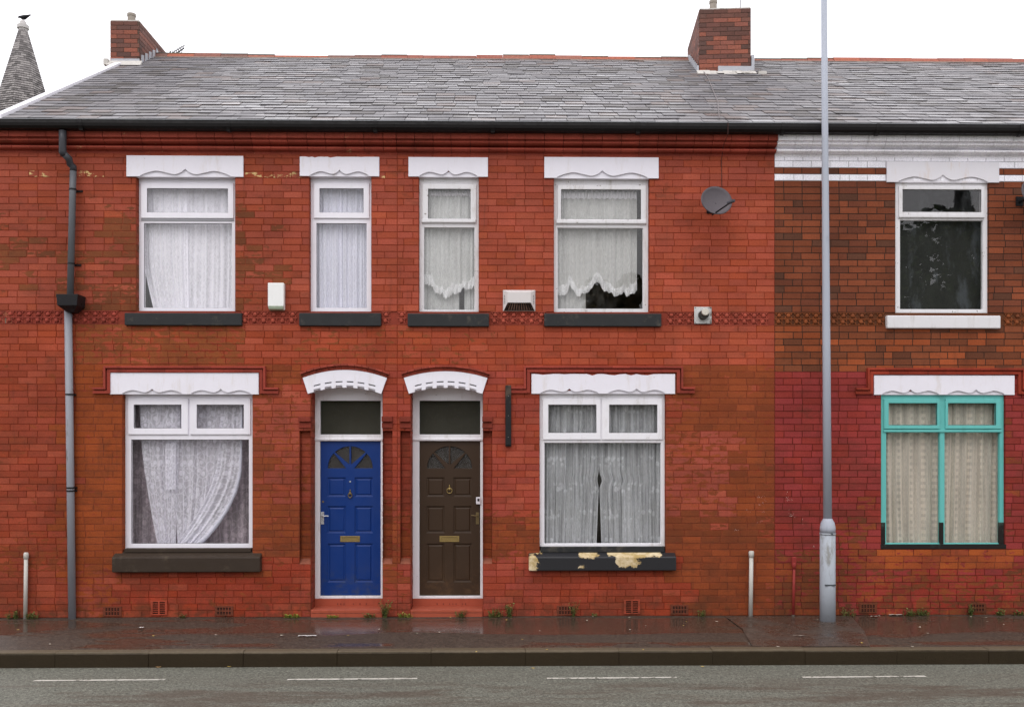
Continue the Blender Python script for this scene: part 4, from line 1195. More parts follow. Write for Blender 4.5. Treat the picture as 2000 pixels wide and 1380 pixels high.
# ------------------------------------------------------------------ doors
def door(H, key, uL, uR, mat, kind):
    (x0, x1, z0, z1), yd = OPEN[key]
    Y = yd; um = (uL + uR) / 2
    # frame: jambs, head, transom bar
    dx0, dx1 = X(uL, Y), X(uR, Y)
    zt = Z(861, um, Y); zb = Z(1163, um, Y); ft, fb = Z(782, um, Y), Z(848, um, Y)
    loops = [rect(x0 + .001, x1 - .001, Z(1168, um, Y), z1 + .03), rect(dx0, dx1, zb, zt), rect(dx0, dx1, fb, ft)]
    fr = MB().plate(loops, Y, Y + .07, .004).build('door_frame', OLDW2, H)
    # bead round the fanlight, weather bar on the transom
    MB().prism([(Y - .02, zt + .012), (Y - .02, zt + .030), (Y + .002, zt + .045), (Y + .002, zt + .006)], x0 + .004, x1 - .004).build('transom_bead', OLDW2, fr)
    MB().add([(dx0 - .004, Y + .035, fb - .004), (dx1 + .004, Y + .035, fb - .004), (dx1 + .004, Y + .035, ft + .004), (dx0 - .004, Y + .035, ft + .004)], [(0, 1, 2, 3)]).build('fanlight_pane', m_glass("dark_fanlight_glass", .10, (104, 102, 92)), fr)
    MB().box(dx0 - .01, dx1 + .01, Y + .12, Y + .13, fb - .03, ft + .03).build('fanlight_backing', simple("brown_fanlight_backing", (66, 64, 55), .7, .2, 4, .1), fr)  # added brown sheet behind the pane, sets the fanlight's dark tone
    # leaf
    Yd = Y + .028
    W = dx1 - dx0; gap = .004
    sx = lambda px: X(px, Yd); sz = lambda py: Z(py, um, Yd)
    d = uL - 625 - (0 if uL < 2000 else -.0)
    outer = rect(dx0 + gap, dx1 - gap, zb + gap, zt - gap)
    loops = [outer]; pan = []
    cols_ = ((640, 675), (693, 728)) if key == 'D1' else ((639.5, 674), (692, 727))
    for c0, c1 in cols_:
        for r0, r1 in ((932, 969), (988, 1040), (1061, 1136)):
            pan.append((sx(c0 + d), sx(c1 + d), sz(r1), sz(r0)))
    for p in pan: loops.append(rect(*p))
    # sunburst: half round of four lights
    cx, cz = sx((640 + 728) / 2 + d), sz(914); rad = (sx(728 + d) - sx(640 + d)) / 2; Rz = cz - 0 ; rz = sz(871) - cz
    secs = []
    hub = .17; bar = .011
    for k in range(4):
        a0, a1 = PI * k / 4, PI * (k + 1) / 4
        pts = []
        n = 8
        for i in range(n + 1):
            t = a0 + (a1 - a0) * i / n
            t = min(max(t, a0 + (bar / rad if k else 0)), a1 - (bar / rad if k < 3 else 0))
            pts.append((cx + rad * math.cos(t), cz + rz * math.sin(t)))
        am = (a0 + a1) / 2
        rr = .045 if k in (0, 3) else .06
        inner = (cx + rr * math.cos(am) * 1.6, cz + rr * math.sin(am) * 1.2 + (0 if k in (1, 2) else -.0))
        if k == 0: inner = (cx + .055, cz)
        if k == 3: inner = (cx - .055, cz)
        if k == 1: inner = (cx + bar, cz + .05)
        if k == 2: inner = (cx - bar, cz + .05)
        pts.append(inner)
        if k == 0: pts[0] = (pts[0][0], cz)
        secs.append(pts)
    loops += secs
    leaf = MB().plate(loops, Yd, Yd + .04, .0035).build('door', mat, H)
    pm = MB()
    for p in pan:
        q = inset(p, -.004); i1, i2 = inset(p, .020), inset(p, .034)
        y1, y2 = Yd + .013, Yd + .006
        def rg(r, y): return [(r[0], y, r[2]), (r[1], y, r[2]), (r[1], y, r[3]), (r[0], y, r[3])]
        V = rg(q, Yd + .010) + rg(i1, y1 + .003) + rg(i2, y2)
        F = [(0,1,5,4),(1,2,6,5),(2,3,7,6),(3,0,4,7),(4,5,9,8),(5,6,10,9),(6,7,11,10),(7,4,8,11),(8,9,10,11)]
        pm.add(V, F)
    pm.build('raised_panels', mat, leaf)
    gp = MB()
    for s in secs: gp.add([(x + (x - cx) * .03, Yd + .02, z + (z - cz) * .03) for x, z in s], [tuple(range(len(s)))])
    gp.build('sunburst_glass', GLASSO, leaf)
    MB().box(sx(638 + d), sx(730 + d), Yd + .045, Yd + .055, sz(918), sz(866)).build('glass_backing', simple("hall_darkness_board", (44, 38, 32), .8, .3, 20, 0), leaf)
    # letterbox
    lb = MB().plate([rect(sx(664.5 + d), sx(703 + d), sz(1057.5), sz(1046)), rect(sx(668.5 + d), sx(699 + d), sz(1055), sz(1048.7))], Yd - .007, Yd + .002, .002)
    lb.box(sx(669 + d), sx(698.7 + d), Yd - .0045, Yd + .001, sz(1054.6), sz(1049.2))
    lb.build('letterbox', BRASS, leaf)
    # urn knocker
    kx, kz = sx(684 + d), sz(966 if kind == 'blue' else 957)
    kn = MB().ball((kx, Yd - .012, kz + .02), .018, 10, 6, (1, .6, 1.3)).tube([(kx, Yd - .006, kz + .04), (kx, Yd - .006, kz + .075)], [.012, .004], 8)
    rr = .034 if kind == 'brown' else .026
    ring = [(kx + rr * math.sin(t), Yd - .016, kz - .004 - rr * math.cos(t) * (1.05)) for t in [2 * PI * i / 20 for i in range(21)]]
    kn.tube(ring, .0055, 6, cap=False); kn.ball((kx, Yd - .014, kz - .036), .010, 8, 5)
    kn.build('knocker', BRASS if kind == 'brown' else CHROME if False else BRONZE, leaf, smooth=True)
    if kind == 'blue':
        MB().tube([(sx(684 + d), Yd + .002, sz(940)), (sx(684 + d), Yd - .006, sz(940))], .011, 12).ball((sx(684 + d), Yd - .006, sz(940)), .006, 8, 4).build('peephole', CHROME, leaf)
        h = MB().box(sx(626.5), sx(633), Yd - .010, Yd + .002, sz(1023), sz(999)); 
        h.tube([(sx(630), Yd, sz(1006.5)), (sx(630), Yd - .045, sz(1006.5)), (sx(632), Yd - .05, sz(1006.5)), (sx(643), Yd - .05, sz(1006.5))], .008, 8)
        h.build('handle', CHROME, leaf, bev=.002)
        MB().tube([(sx(631), Yd + .002, sz(979)), (sx(631), Yd - .006, sz(979))], .014, 12).build('lock', BRONZE, leaf)
    else:
        e = uR - 938
        h = MB().box(sx(929.5 + e), sx(935.5 + e), Yd - .010, Yd + .002, sz(1023), sz(1000))
        h.tube([(sx(932.5 + e), Yd, sz(1006.5)), (sx(932.5 + e), Yd - .045, sz(1006.5)), (sx(931 + e), Yd - .05, sz(1006.5)), (sx(920 + e), Yd - .05, sz(1005))], .007, 8)
        h.build('handle', BRONZE, leaf, bev=.002)
        bp = MB().box(sx(930 + e), sx(938.5 + e), Y - .022, Y + .005, Z(984, um, Y), Z(970, um, Y)).build('doorbell', UPVC, fr, bev=.004)
        MB().box(sx(932.5 + e), sx(936.5 + e), Y - .0265, Y - .018, Z(978, um, Y), Z(973, um, Y)).build('bell_push', HOPM, fr, bev=.001)
    # step: riser under the door, painted tread and front course
    st = MB(); zr = Z(1168, um, Y); zt_ = Z(1190, um, -.02)
    st.box(x0 + .001, x1 - .001, Y - .004, Y + .12, 0, zr - .002)
    st.box(x0 + .001, x1 - .001, -.022, Y - .005, .052, zt_)
    st.box(x0 - .003 if False else x0 + .002, x1 - .002, -.016, Y - .006, -.02, .050)
    so = st.build('doorstep', STEP, H, bev=.005)
    dm = MB()
    n = 10
    for i in range(n):
        if random.random() < .25: continue
        px = uL + 34 + i * 6.2; xx = X(px, Y)
        w_ = random.uniform(.005, .012)
        dm.box(xx, xx + w_, Y - .008, Y - .003, Z(1180, um, Y), Z(1177, um, Y))
    dm.build('rivet_marks', simple("worn_riser_marks", (92, 44, 36), .7, .2, 8, 0), so)
    # rotten chips on the white threshold are in the worn gloss material
door(C_, 'D3', 2120, 2240, simple('green_door_paint', (40, 66, 50), .45, .1, 4, .1), 'brown')
door(A, 'D1', 625, 743.5, BLUE, 'blue')
door(B_, 'D2', 819, 938, BROWN, 'brown')

# the door and windows of the terrace beyond the right edge
lintel(C_, (2085, 2246, 317, 357), [(2108, 2222)], .060, LINTC)
sill(C_, (2085, 2246, 616, 641), SILLB)
frame_window(C_, 'W6', OLDW, [((2112, 2220, 364, 430), (2122, 2210, 374, 420))], [(2114, 2218, 444, 604)], GLASSD)
door_head(C_, 2090, 2256, 2100, 2248, 725, 738, 757, 769)
D_ = houses['D']
lintel(D_, (2480, 2706, 308, 349), [(2504, 2682)], .075, LINT)
sill(D_, (2480, 2706, 612, 637), SILLB)
frame_window(D_, 'W7', UPVC, [((2508, 2678, 357, 426), (2520, 2666, 368, 415))], [(2514, 2672, 436, 601)], GLASS)
lintel(D_, (2464, 2738, 730, 769), [(2484, 2594), (2606, 2716)], .050, LINT)
frame_window(D_, 'G4', UPVC, [((2486, 2596, 779, 858), (2497, 2585, 790, 845)), ((2604, 2714, 779, 858), (2615, 2703, 790, 845))], [(2490, 2710, 864, 1061)], GLASS)
big_sill(D_, 2460, 2740, 1073, 1087, 1114, SILLB)

# ------------------------------------------------------------------ fittings on the wall
def attr_brick(mb, c):
    n = len(mb.v); mb.a = {'bare': [(*lin(c), 1.2)] * n, 'paint': [(*lin(c), 1)] * n}; return mb
def airbrick(H, u, v, kind='grid'):
    mb = MB(); x, z = X(u), Z(v, u)
    if kind == 'grid':
        w_, h_ = .115, .062; loops = [rect(x - w_, x + w_, z - h_, z + h_)]
        for i in range(5):
            for j in range(2):
                cx = x + (i - 2) * .037; cz = z + (j - .5) * .052
                loops.append(rect(cx - .0115, cx + .0115, cz - .0165, cz + .0165))
        m = attr_brick(mb.plate(loops, -.012, .02, .001), (118, 62, 46) if u < 1400 else (108, 60, 42))
        o = mb.build('air_brick', BRICK, H)
        # fine cross bars
        g = MB()
        for j in range(2): g.box(x - .09, x + .09, -.0085, -.0065, z + (j - .5) * .052 - .003, z + (j - .5) * .052 + .003)
        g.build('grille_bar', simple("clay_bar", (96, 50, 38), .8, .1, 8, 0), o)
    else:
        w_, h_ = .105, .092; loops = [rect(x - w_, x + w_, z - h_, z + h_)]
        for i in range(2):
            for j in range(6):
                cx = x + (i - .5) * .088; cz = z + (j - 2.5) * .0265
                loops.append(rect(cx - .034, cx + .034, cz - .0085, cz + .0085))
        attr_brick(mb.plate(loops, -.018, .02, .002), (166, 74, 54))
        o = mb.build('air_brick', BRICK, H); o['label'] = 'terracotta louvred air brick'
    MB().box(x - w_ + .006, x + w_ - .006, -.005, .0195, z - h_ + .006, z + h_ - .006).build('vent_shade_plate', SLOTSHADE, o)  # solid dark plate painted as the shade inside the vent holes
airbrick(A, 220, 1193); airbrick(A, 311, 1186, 'louvre'); airbrick(A, 438, 1192)
airbrick(B_, 1105, 1191); airbrick(B_, 1234, 1184, 'louvre'); airbrick(B_, 1327, 1189.5)
airbrick(C_, 1695, 1187); airbrick(C_, 1908, 1186)

# burglar alarm box
Ya = -.09
x0, x1, z0, z1 = R(523, 554, 552, 604, Y=Ya)
al = empty('alarm_box', ((x0 + x1) / 2, 0, z0), 'white alarm box on the red wall between two upstairs windows of the blue-door house', 'alarm box')
MB().prism([(Ya, z0 + .045), (Ya, z1 - .006), (Ya + .01, z1), (-.001, z1), (-.001, z0), (Ya + .05, z0 + .004)], x0, x1).build('cover', m_white_trim("alarm_plastic", (240, 240, 238), (200, 205, 190), .25), al, bev=.006)
MB().prism([(Ya + .012, z0 + .008), (Ya - .003, z0 + .042), (Ya + .02, z0 + .046), (-.002, z0 + .005), (-.002, z0 - .004), (Ya + .05, z0 - .004)], x0 + .008, x1 - .012).build('lens', simple("grimy_green_lens", (176, 190, 168), .3, .2, 20, .1), al, bev=.003)
# balanced flue guard (grimy white vent cover)
x0, x1, z0, z1 = R(983, 1045, 566, 606, Y=-.05)
vg = empty('vent_cover', ((x0 + x1) / 2, 0, z0), 'grimy white vent cover on the wall between the upstairs windows of the brown-door house', 'vent cover')
GRV = m_white_trim("grimy_white_metal", (214, 208, 206), (150, 134, 126), .75, (120, 104, 96), .14)
zm = z0 + .095; bx = .055; bt = z1 - .035
def ring4(xa, xb, za, zb, y): return [(xa, y, za), (xb, y, za), (xb, y, zb), (xa, y, zb)]
cvr = MB()      # tapering box, open below
cvr.add(ring4(x0, x1, z0, z1, -.012) + ring4(x0 + .005, x1 - .005, z0, z1 - .004, -.03) + ring4(x0 + bx, x1 - bx, zm, bt, -.085),
        [(0,1,5,4),(1,2,6,5),(2,3,7,6),(3,0,4,7),(5,6,10,9),(6,7,11,10),(7,4,8,11),(8,9,10,11)])
cvr.box(x0 - .004, x1 + .004, -.014, -.001, z0 - .004, z1 + .004)
cvr.build('cover', GRV, vg)
MB().add([(x0 + .01, -.028, z0 + .002), (x1 - .01, -.028, z0 + .002), (x1 - bx - .003, -.080, zm - .002), (x0 + bx + .003, -.080, zm - .002)], [(0,1,2,3)]).build('opening', SLOTSHADE, vg)  # dark sheet painted in for the shade under the open cover
lv = MB()
for i in range(11):
    t = (i + .5) / 11; xa_ = x0 + .012 + (x1 - x0 - .024) * t; xb2 = x0 + bx + .004 + (x1 - x0 - 2 * bx - .008) * t; w_ = .007
    lv.add([(xa_ - w_, -.033, z0), (xa_ + w_, -.033, z0), (xb2 + w_ * .8, -.084, zm), (xb2 - w_ * .8, -.084, zm)], [(0,1,2,3)])
lv.build('louvres', simple("rusted_louvre", (120, 92, 78), .8, .4, 18, .2, dirt=(50, 34, 26), dirt_amt=.5), vg)
sl = MB()
for s in (0, 1):
    for i in range(6):
        za = z0 + .085 + i * .02
        xx = (x0 + .012) if s == 0 else (x1 - .034)
        sl.add([(xx, -.042 if s == 0 else -.058, za), (xx + .022, -.058 if s == 0 else -.042, za), (xx + .022, -.058 if s == 0 else -.042, za + .009), (xx, -.042 if s == 0 else -.058, za + .009)], [(0,1,2,3)])
sl.build('side_slots', SLOTSHADE, vg)  # flat dark quads, the slots' inner shade as colour
# boiler flue
x0, x1, z0, z1 = R(1356, 1390, 599, 632, Y=-.012); cx, cz = (x0 + x1) / 2 - .003, (z0 + z1) / 2 + .002
bf = empty('boiler_flue', (cx, 0, z0), 'round boiler flue on a square pale metal plate below the satellite dish', 'flue')
ALU = simple("dull_aluminium_plate", (196, 196, 194), .45, .12, 12, .1, dirt=(120, 112, 104), dirt_amt=.3)
MB().plate([rect(x0, x1, z0, z1)], -.014, -.001, .006).build('plate', ALU, bf)
fl_ = MB()
fl_.tube([(cx, -.012, cz), (cx, -.022, cz)], [.088, .082], 28); fl_.build('flange', ALU, bf, smooth=False)
MB().tube([(cx, -.02, cz - .004), (cx, -.11, cz - .004)], [.062, .060], 24).build('outer_pipe', simple("flue_dark_ring", (58, 54, 50), .6, .2, 8, .1), bf)
MB().tube([(cx + .006, -.10, cz + .022), (cx + .006, -.15, cz + .024), (cx + .006, -.155, cz + .024)], [.045, .045, .038], 22).build('inner_pipe', m_white_trim("flue_cap", (214, 208, 196), (150, 140, 124), .4), bf)
sc_ = MB()
for sx_ in (-1, 1):
    for sz_ in (-1, 1): sc_.ball((cx + .003 + sx_ * .098, -.015, cz - .002 + sz_ * .094), .006, 8, 4, (1, .5, 1))
sc_.build('screws', simple("dark_screw", (70, 66, 60), .5, .1, 8, 0), bf)

# black bar left of the right-hand ground window
x0, x1, z0, z1 = R(987, 998.5, 752, 871, Y=-.04)
br = MB().plate([rect(x0, x1, z0, z1)], -.05, -.001, .004)
br.box(x0 + .006, x1 - .006, -.062, -.051, z0 + .02, z1 - .02)
bo = br.build('sign_bracket', simple("black_iron", (34, 33, 34), .45, .25, 9, .2, dirt=(80, 68, 58), dirt_amt=.2))
tag(bo, 'narrow vertical black metal bracket on the wall left of the window with the peeling sill', 'bracket')
bm = MB()
for f in (.15, .5, .82): bm.ball(((x0 + x1) / 2, -.063, z0 + (z1 - z0) * f), .005, 6, 4)
bm.build('bolts', simple("bolt_heads", (150, 146, 140), .4, .1, 8, 0), bo)

# low pipes
def low_pipe(u, v0, v1, r, mat, label, cap=True, y=-.05):
    x = X(u, y); z1 = Z(v0, u, y)
    o = MB().tube([(x - .01, y, -.01), (x, y, z1)], r, 14).build('waste_pipe', mat, smooth=True)
    tag(o, label, 'pipe')
    if cap:
        MB().tube([(x, y, z1 - .07), (x, y, z1 - .068), (x, y, z1 - .004), (x, y, z1 + .012)], [r * 1.02, r * 1.28, r * 1.28, r * .9], 14).build('cap', mat, o, smooth=True)
    return o
low_pipe(51, 1080, 1198, .024, PIPEW, 'short off-white pipe rising from the pavement at the far left of the terrace')
low_pipe(1467.5, 1077, 1200, .027, PIPEW, 'short off-white pipe against the wall between the peeling sill and the lamp post')
o = low_pipe(1551, 1100, 1198, .018, PIPER, 'thin red painted pipe against the wall just left of the lamp post')
xr = X(1551, -.05); MB().box(xr - .03, xr + .03, -.06, -.02, Z(1104, 1551), Z(1086, 1551)).build('valve', PIPER, o, bev=.008)
MB().tube([(xr - .01, -.05, -.012), (xr - .01, -.05, .02)], .022, 8).build('foot', simple("rusty_foot", (96, 88, 80), .7, .2, 9, .1), o)

# downpipe of the left house
dp = MB(); Yp = -.10
x_top = X(122, -.22); 
dpo = MB().tube([(x_top, -.215, 6.13), (x_top, -.215, 6.02), (x_top, -.215, 5.86), (x_top + .01, -.20, 5.83)], .045, 16).build('downpipe', DPB, houses['A'], smooth=True)
dpo['label'] = 'grey downpipe with black hopper'
xt = X(143, Yp)
MB().tube([(x_top + .005, -.205, 5.85), (x_top + .06, -.17, 5.79), (xt - .03, -.125, 5.745), (xt, Yp, 5.71), (xt, Yp, 5.66)], .043, 16).build('swan_neck', DPB, dpo, smooth=True)
xm = X(137, Yp)
MB().tube([(xt, Yp, 5.70), (xt - .01, Yp, 5.3), (xm, Yp, Z(590, 137, Yp))], .040, 16).build('upper_pipe', simple("mid_grey_pipe", (96, 98, 102), .4, .1, 6, .1), dpo, smooth=True)
xb_ = X(141, -.06)
MB().tube([(X(133, -.06), -.06, Z(600, 135, -.06)), (X(137, -.06), -.06, Z(900, 137, -.06)), (xb_, -.06, -.01)], .046, 16).build('lower_pipe', DPG, dpo, smooth=True)
hx0, hx1, hz0, hz1 = R(109, 152, 574, 596, Y=-.24)
hp = MB()
V = [(hx0, -.24, hz1), (hx1, -.24, hz1), (hx1, -.01, hz1), (hx0, -.01, hz1), (hx0 + .015, -.235, hz0), (hx1 - .015, -.235, hz0), (hx1 - .015, -.01, hz0), (hx0 + .015, -.01, hz0),
     (hx0 + .09, -.14, hz0 - .07), (hx1 - .09, -.14, hz0 - .07), (hx1 - .09, -.02, hz0 - .07), (hx0 + .09, -.02, hz0 - .07)]
hp.add(V, [(0,3,2,1),(0,1,5,4),(1,2,6,5),(2,3,7,6),(3,0,4,7),(4,5,9,8),(5,6,10,9),(6,7,11,10),(7,4,8,11),(8,9,10,11)])
hp.build('hopper', HOPM, dpo, bev=.004)
for v_, r_, y_, dx in ((370, .046, Yp, 142), (515, .046, Yp, 139), (770, .052, -.06, 136), (952, .053, -.06, 138), (958, .053, -.06, 138)):
    zc = Z(v_, 140, y_); xc = X(dx, y_)
    MB().tube([(xc, y_, zc - .009), (xc, y_, zc + .009)], r_, 16).box(xc - .012, xc + .085 if v_ < 600 else xc + .06, -.02, -.002, zc - .01, zc + .01).build('bracket', HOPM, dpo)

# satellite dishes
def dish(u, v, label, rx=.235, rz=.19, yaw=.35, tilt=.30, y=-.34, roll=-.42):
    cx, cz = X(u, y), Z(v, u, y)
    t = empty('satellite_dish', (cx, 0, cz), label, 'satellite dish', 'satellite dishes on the upper walls')
    Mt = Matrix.Rotation(yaw, 4, 'Z') @ Matrix.Rotation(-tilt, 4, 'X') @ Matrix.Rotation(roll, 4, 'Y')
    nr, ns = 8, 40; V = []; F = []
    for side in (0, 1):
        for i in range(nr + 1):
            q = i / nr
            for j in range(ns):
                a = 2 * PI * j / ns
                p = Vector((rx * q * math.cos(a), -.055 * q * q + .035 + (.006 if side else 0) - (.006 if i == nr and not side else 0), rz * q * math.sin(a)))
                V.append(Vector((cx, y, cz)) + Mt @ p)
    n1 = (nr + 1) * ns
    for i in range(nr):
        for j in range(ns):
            a = i * ns + j; b = i * ns + (j + 1) % ns
            F.append((a, a + ns, b + ns, b)); F.append((n1 + b, n1 + b + ns, n1 + a + ns, n1 + a))
    for j in range(ns):
        a = nr * ns + j; b = nr * ns + (j + 1) % ns; F.append((b, a, n1 + a, n1 + b))
    m = MB(); m.add(V, F); m.build('reflector', simple("grey_dish_mesh", (92, 86, 90), .55, .08, 30, .15), t, smooth=True)
    tp = lambda x, yy, z: Vector((cx, y, cz)) + Mt @ Vector((x, yy, z))
    foc = (X(u + 31, y - .22), y - .22, Z(v + 1, u + 31, y - .22)); base = (X(u - 8, y), y - .03, Z(v + 28, u, y))
    MB().tube([base, foc], .010, 8).build('arm', HOPM, t)
    ln = MB().tube([(foc[0] + .02, foc[1], foc[2] + .01), (foc[0] - .05, foc[1] + .03, foc[2] - .01)], [.020, .024], 12)
    ln.box(foc[0] - .005, foc[0] + .04, foc[1] - .015, foc[1] + .02, foc[2] - .005, foc[2] + .028)
    ln.build('receiver', simple("dark_grey_lnb", (70, 68, 74), .4, .1, 10, .1), t, bev=.003)
    MB().tube([tuple(tp(0, .04, -.02)), (cx + .01, -.12, cz - .02), (cx + .01, -.01, cz - .02)], .017, 10).box(cx - .04, cx + .06, -.012, -.001, cz - .07, cz + .05).build('wall_bracket', HOPM, t)
    return t
dish(1398, 393, 'dark grey satellite dish on the red painted wall right of the upstairs window')
dish(2019, 378, 'dark grey satellite dish cut by the right edge, on the brown brick wall')
xc = X(1409, -.01)
tag(MB().tube([(xc + .01, -.315, 6.25), (xc + .01, -.31, 6.10), (xc, -.11, 6.02), (xc, -.06, 5.93), (xc, -.012, 5.88), (xc + .005, -.012, Z(366, 1409)), (xc - .005, -.10, Z(385, 1409))], .0042, 6).build('cable', simple("brown_coax_cable", (70, 40, 34), .5, .1, 6, 0)),
    'thin dark cable dropping from the gutter to the satellite dish', 'cable')
xc2 = X(1392, 2.0)
cb = []
for i, (u_, y_) in enumerate(((1374, 3.02), (1384, 2.4), (1392, 1.6), (1402, .8), (1405, -.2))): cb.append((X(u_, y_), y_, roofz(y_) + .04))
tag(MB().tube(cb, .006, 6).build('cable', simple("pale_roof_cable", (120, 112, 112), .5, .1, 6, 0)), 'thin cable running down the slates from the right chimney', 'cable')

# ------------------------------------------------------------------ ground, road, pavement, kerb
def m_asphalt(name, c1, c2, patch, rough, wetn, spec=.5, scale=1.0, agg=.5, puddle=None, tint=None):
    k = NT(name)
    vs_ = k.scale(k.pos, (.35, 1, 1))
    agg_ = k.vor(95, k.pos, out='Color'); sp = k.n('ShaderNodeSeparateColor'); k.L(agg_, sp.inputs[0])
    base = k.mix(k.ramp(sp.outputs[0], .2, .9), lin(c1), lin(c2))
    fine = k.noise(30, 6, .8); base = k.mix(1, base, k.grey(k.ramp(fine, .30, .70, .50, 1.5)), 'MULTIPLY')
    fl = k.ramp(k.vor(26, k.pos, out='Distance'), .10, .05); pick = k.ramp(k.noise(9, 3), .50, .62)
    base = k.mix(k.math('MULTIPLY', k.math('MULTIPLY', fl, pick), agg), base, lin((168, 164, 152)))
    if patch:
        m = k.ramp(k.noise(1.1, 8, .78, k.scale(k.pos, (.5, 2.4, 1)), .4), .44, .60, 0, .8)
        m = k.math('MULTIPLY', m, k.ramp(k.xyz()[1], -2.55, -2.95, .15, .8))
        base = k.mix(m, base, lin(patch))
    k.base(base)
    return k, fine
k, fine = m_asphalt("road_asphalt", (90, 90, 82), (122, 122, 111), (78, 64, 54), .6, 0, agg=.35)
k.rough(k.ramp(k.noise(1.2, 5, .7, k.scale(k.pos, (.5, 1.4, 1))), .35, .65, .5, .75)); k.spec(.25)
k.bump(k.noise(120, 3, .7), .5, .006); ROADM = k.m
k, fine = m_asphalt("wet_pavement_asphalt", (56, 46, 39), (86, 74, 64), None, .5, 0, agg=.7)
y = k.xyz()[1]; x = k.xyz()[0]
wet = k.noise(.75, 6, .55, k.scale(k.pos, (.45, 1.5, 1)), .3)
band = k.math('MULTIPLY', k.ramp(y, -.06, -.22), k.ramp(y, -1.35, -.85))
wm = k.math('ADD', wet, k.math('MULTIPLY', band, .14))
pud = k.ramp(wm, .50, .60)
band2 = k.math('MULTIPLY', k.ramp(y, -1.80, -1.70), k.ramp(y, -1.50, -1.62))
pud = k.math('MAXIMUM', pud, k.math('MULTIPLY', band2, k.ramp(k.noise(.8, 4, .6, k.scale(k.pos, (.6, 1, 1))), .46, .52)))
k.rough(k.math('ADD', k.ramp(pud, 0, 1, .52, .11), k.ramp(k.noise(6, 4, .7), .3, .7, -.0, .10)))
k.spec(.32)
hgt = k.math('MULTIPLY', k.noise(70, 4, .8), k.ramp(pud, 0, 1, 1, .03)); k.bump(hgt, .7, .008); PAVEM = k.m
k, fine = m_asphalt("pavement_repair_asphalt", (58, 49, 42), (90, 79, 70), None, .5, 0, agg=.9)
k.rough(k.ramp(k.noise(1.3, 6, .7), .4, .6, .12, .5)); k.spec(.55); k.bump(k.noise(60, 4, .8), .5, .007); PATCHM = k.m
KY = -2.01; KW = .14; RZ = -.165
struct(MB().add([(-150, -150, RZ - .02), (150, -150, RZ - .02), (150, 150, RZ - .02), (-150, 150, RZ - .02)], [(0,1,2,3)]).build('ground', simple("garden_ground", (74, 78, 56), .9, .3, 2, .2)))
rd = MB(); rd.add([(-60, -10.6, RZ), (60, -10.6, RZ), (60, KY - .001, RZ), (-60, KY - .001, RZ)], [(0,1,2,3)])
struct(rd.build('road', ROADM))
pv = MB(); n = 120
V = []; F = []
for i in range(n + 1):
    xx = -30 + 60 * i / n
    for yy, zz in ((KY + KW, -.012), (-1.2, -.004), (-.5, -.006), (.03, 0.0)): V.append((xx, yy, zz + .003 * math.sin(xx * 1.3 + yy)))
for i in range(n):
    for j in range(3): a = i * 4 + j; F.append((a, a + 4, a + 5, a + 1))
pv.add(V, [tuple(reversed(f)) for f in F]); struct(pv.build('pavement', PAVEM))
struct(MB().box(-30, 30, -14.5, -10.62, RZ - .1, -.03).build('far_pavement', PAVEM))
# repair patch round the lamp post
pz = [(1416, 1203), (1450, 1228), (1470, 1262), (1700, 1262), (1688, 1232), (1662, 1203)]
def GP(u, v, z=0.0):
    """pixel -> point on the ground at height z"""
    uu = (u - 1000) / FPX; t = (CAMH - z) * FPX / (v - CY)
    return (t * (math.sin(YAW) + uu * math.cos(YAW)), -CAMD + t * (math.cos(YAW) - uu * math.sin(YAW)), z)
pp = [GP(u, v) for u, v in pz]
pp = [(x, min(y, -.004), .0035) for x, y, z in pp]
struct(MB().add(pp, [tuple(range(len(pp)))]).build('pavement_patch', PATCHM))
# kerb stones
kb = MB(); joints_px = [-75, 107, 290, 475, 658, 842, 1026, 1209, 1392, 1573, 1752, 1932, 2115]
xs_k = [X(u, KY) for u in joints_px]
xs_k = [xs_k[0] - .995 * i for i in range(22, 0, -1)] + xs_k + [xs_k[-1] + .995 * i for i in range(1, 22)]
for a, b in zip(xs_k[:-1], xs_k[1:]):
    dz, dy = random.uniform(-.006, .005), random.uniform(-.006, .006)
    g = .0012
    kb.prism([(KY + dy, RZ - .05), (KY + dy + .004, -.022 + dz), (KY + dy + .022, -.002 + dz), (KY + KW, .0 + dz), (KY + KW, RZ - .05)], a + g, b - g)
kk = NT("kerb_stone")
zz = kk.xyz()[2]
nn = kk.noise(4, 8, .8)
topc = kk.mix(kk.noise(20, 4, .7), lin((78, 68, 54)), lin((108, 96, 78)))
face_tone = kk.mix(nn, lin((36, 28, 16)), lin((54, 44, 28)))  # darker brown for the kerb face below its top edge
kk.base(kk.mix(kk.ramp(kk.math('ADD', zz, kk.math('MULTIPLY', kk.math('SUBTRACT', nn, .5), .03)), -.030, -.006), face_tone, topc)); kk.rough(.55); kk.spec(.2); kk.bump(kk.noise(50, 4, .75), .5, .006)
struct(kb.build('kerb', kk.m, bev=.006))
struct(MB().box(-30, 30, KY + .010, KY + KW - .004, RZ - .05, -.012).build('kerb_bed', kk.m))
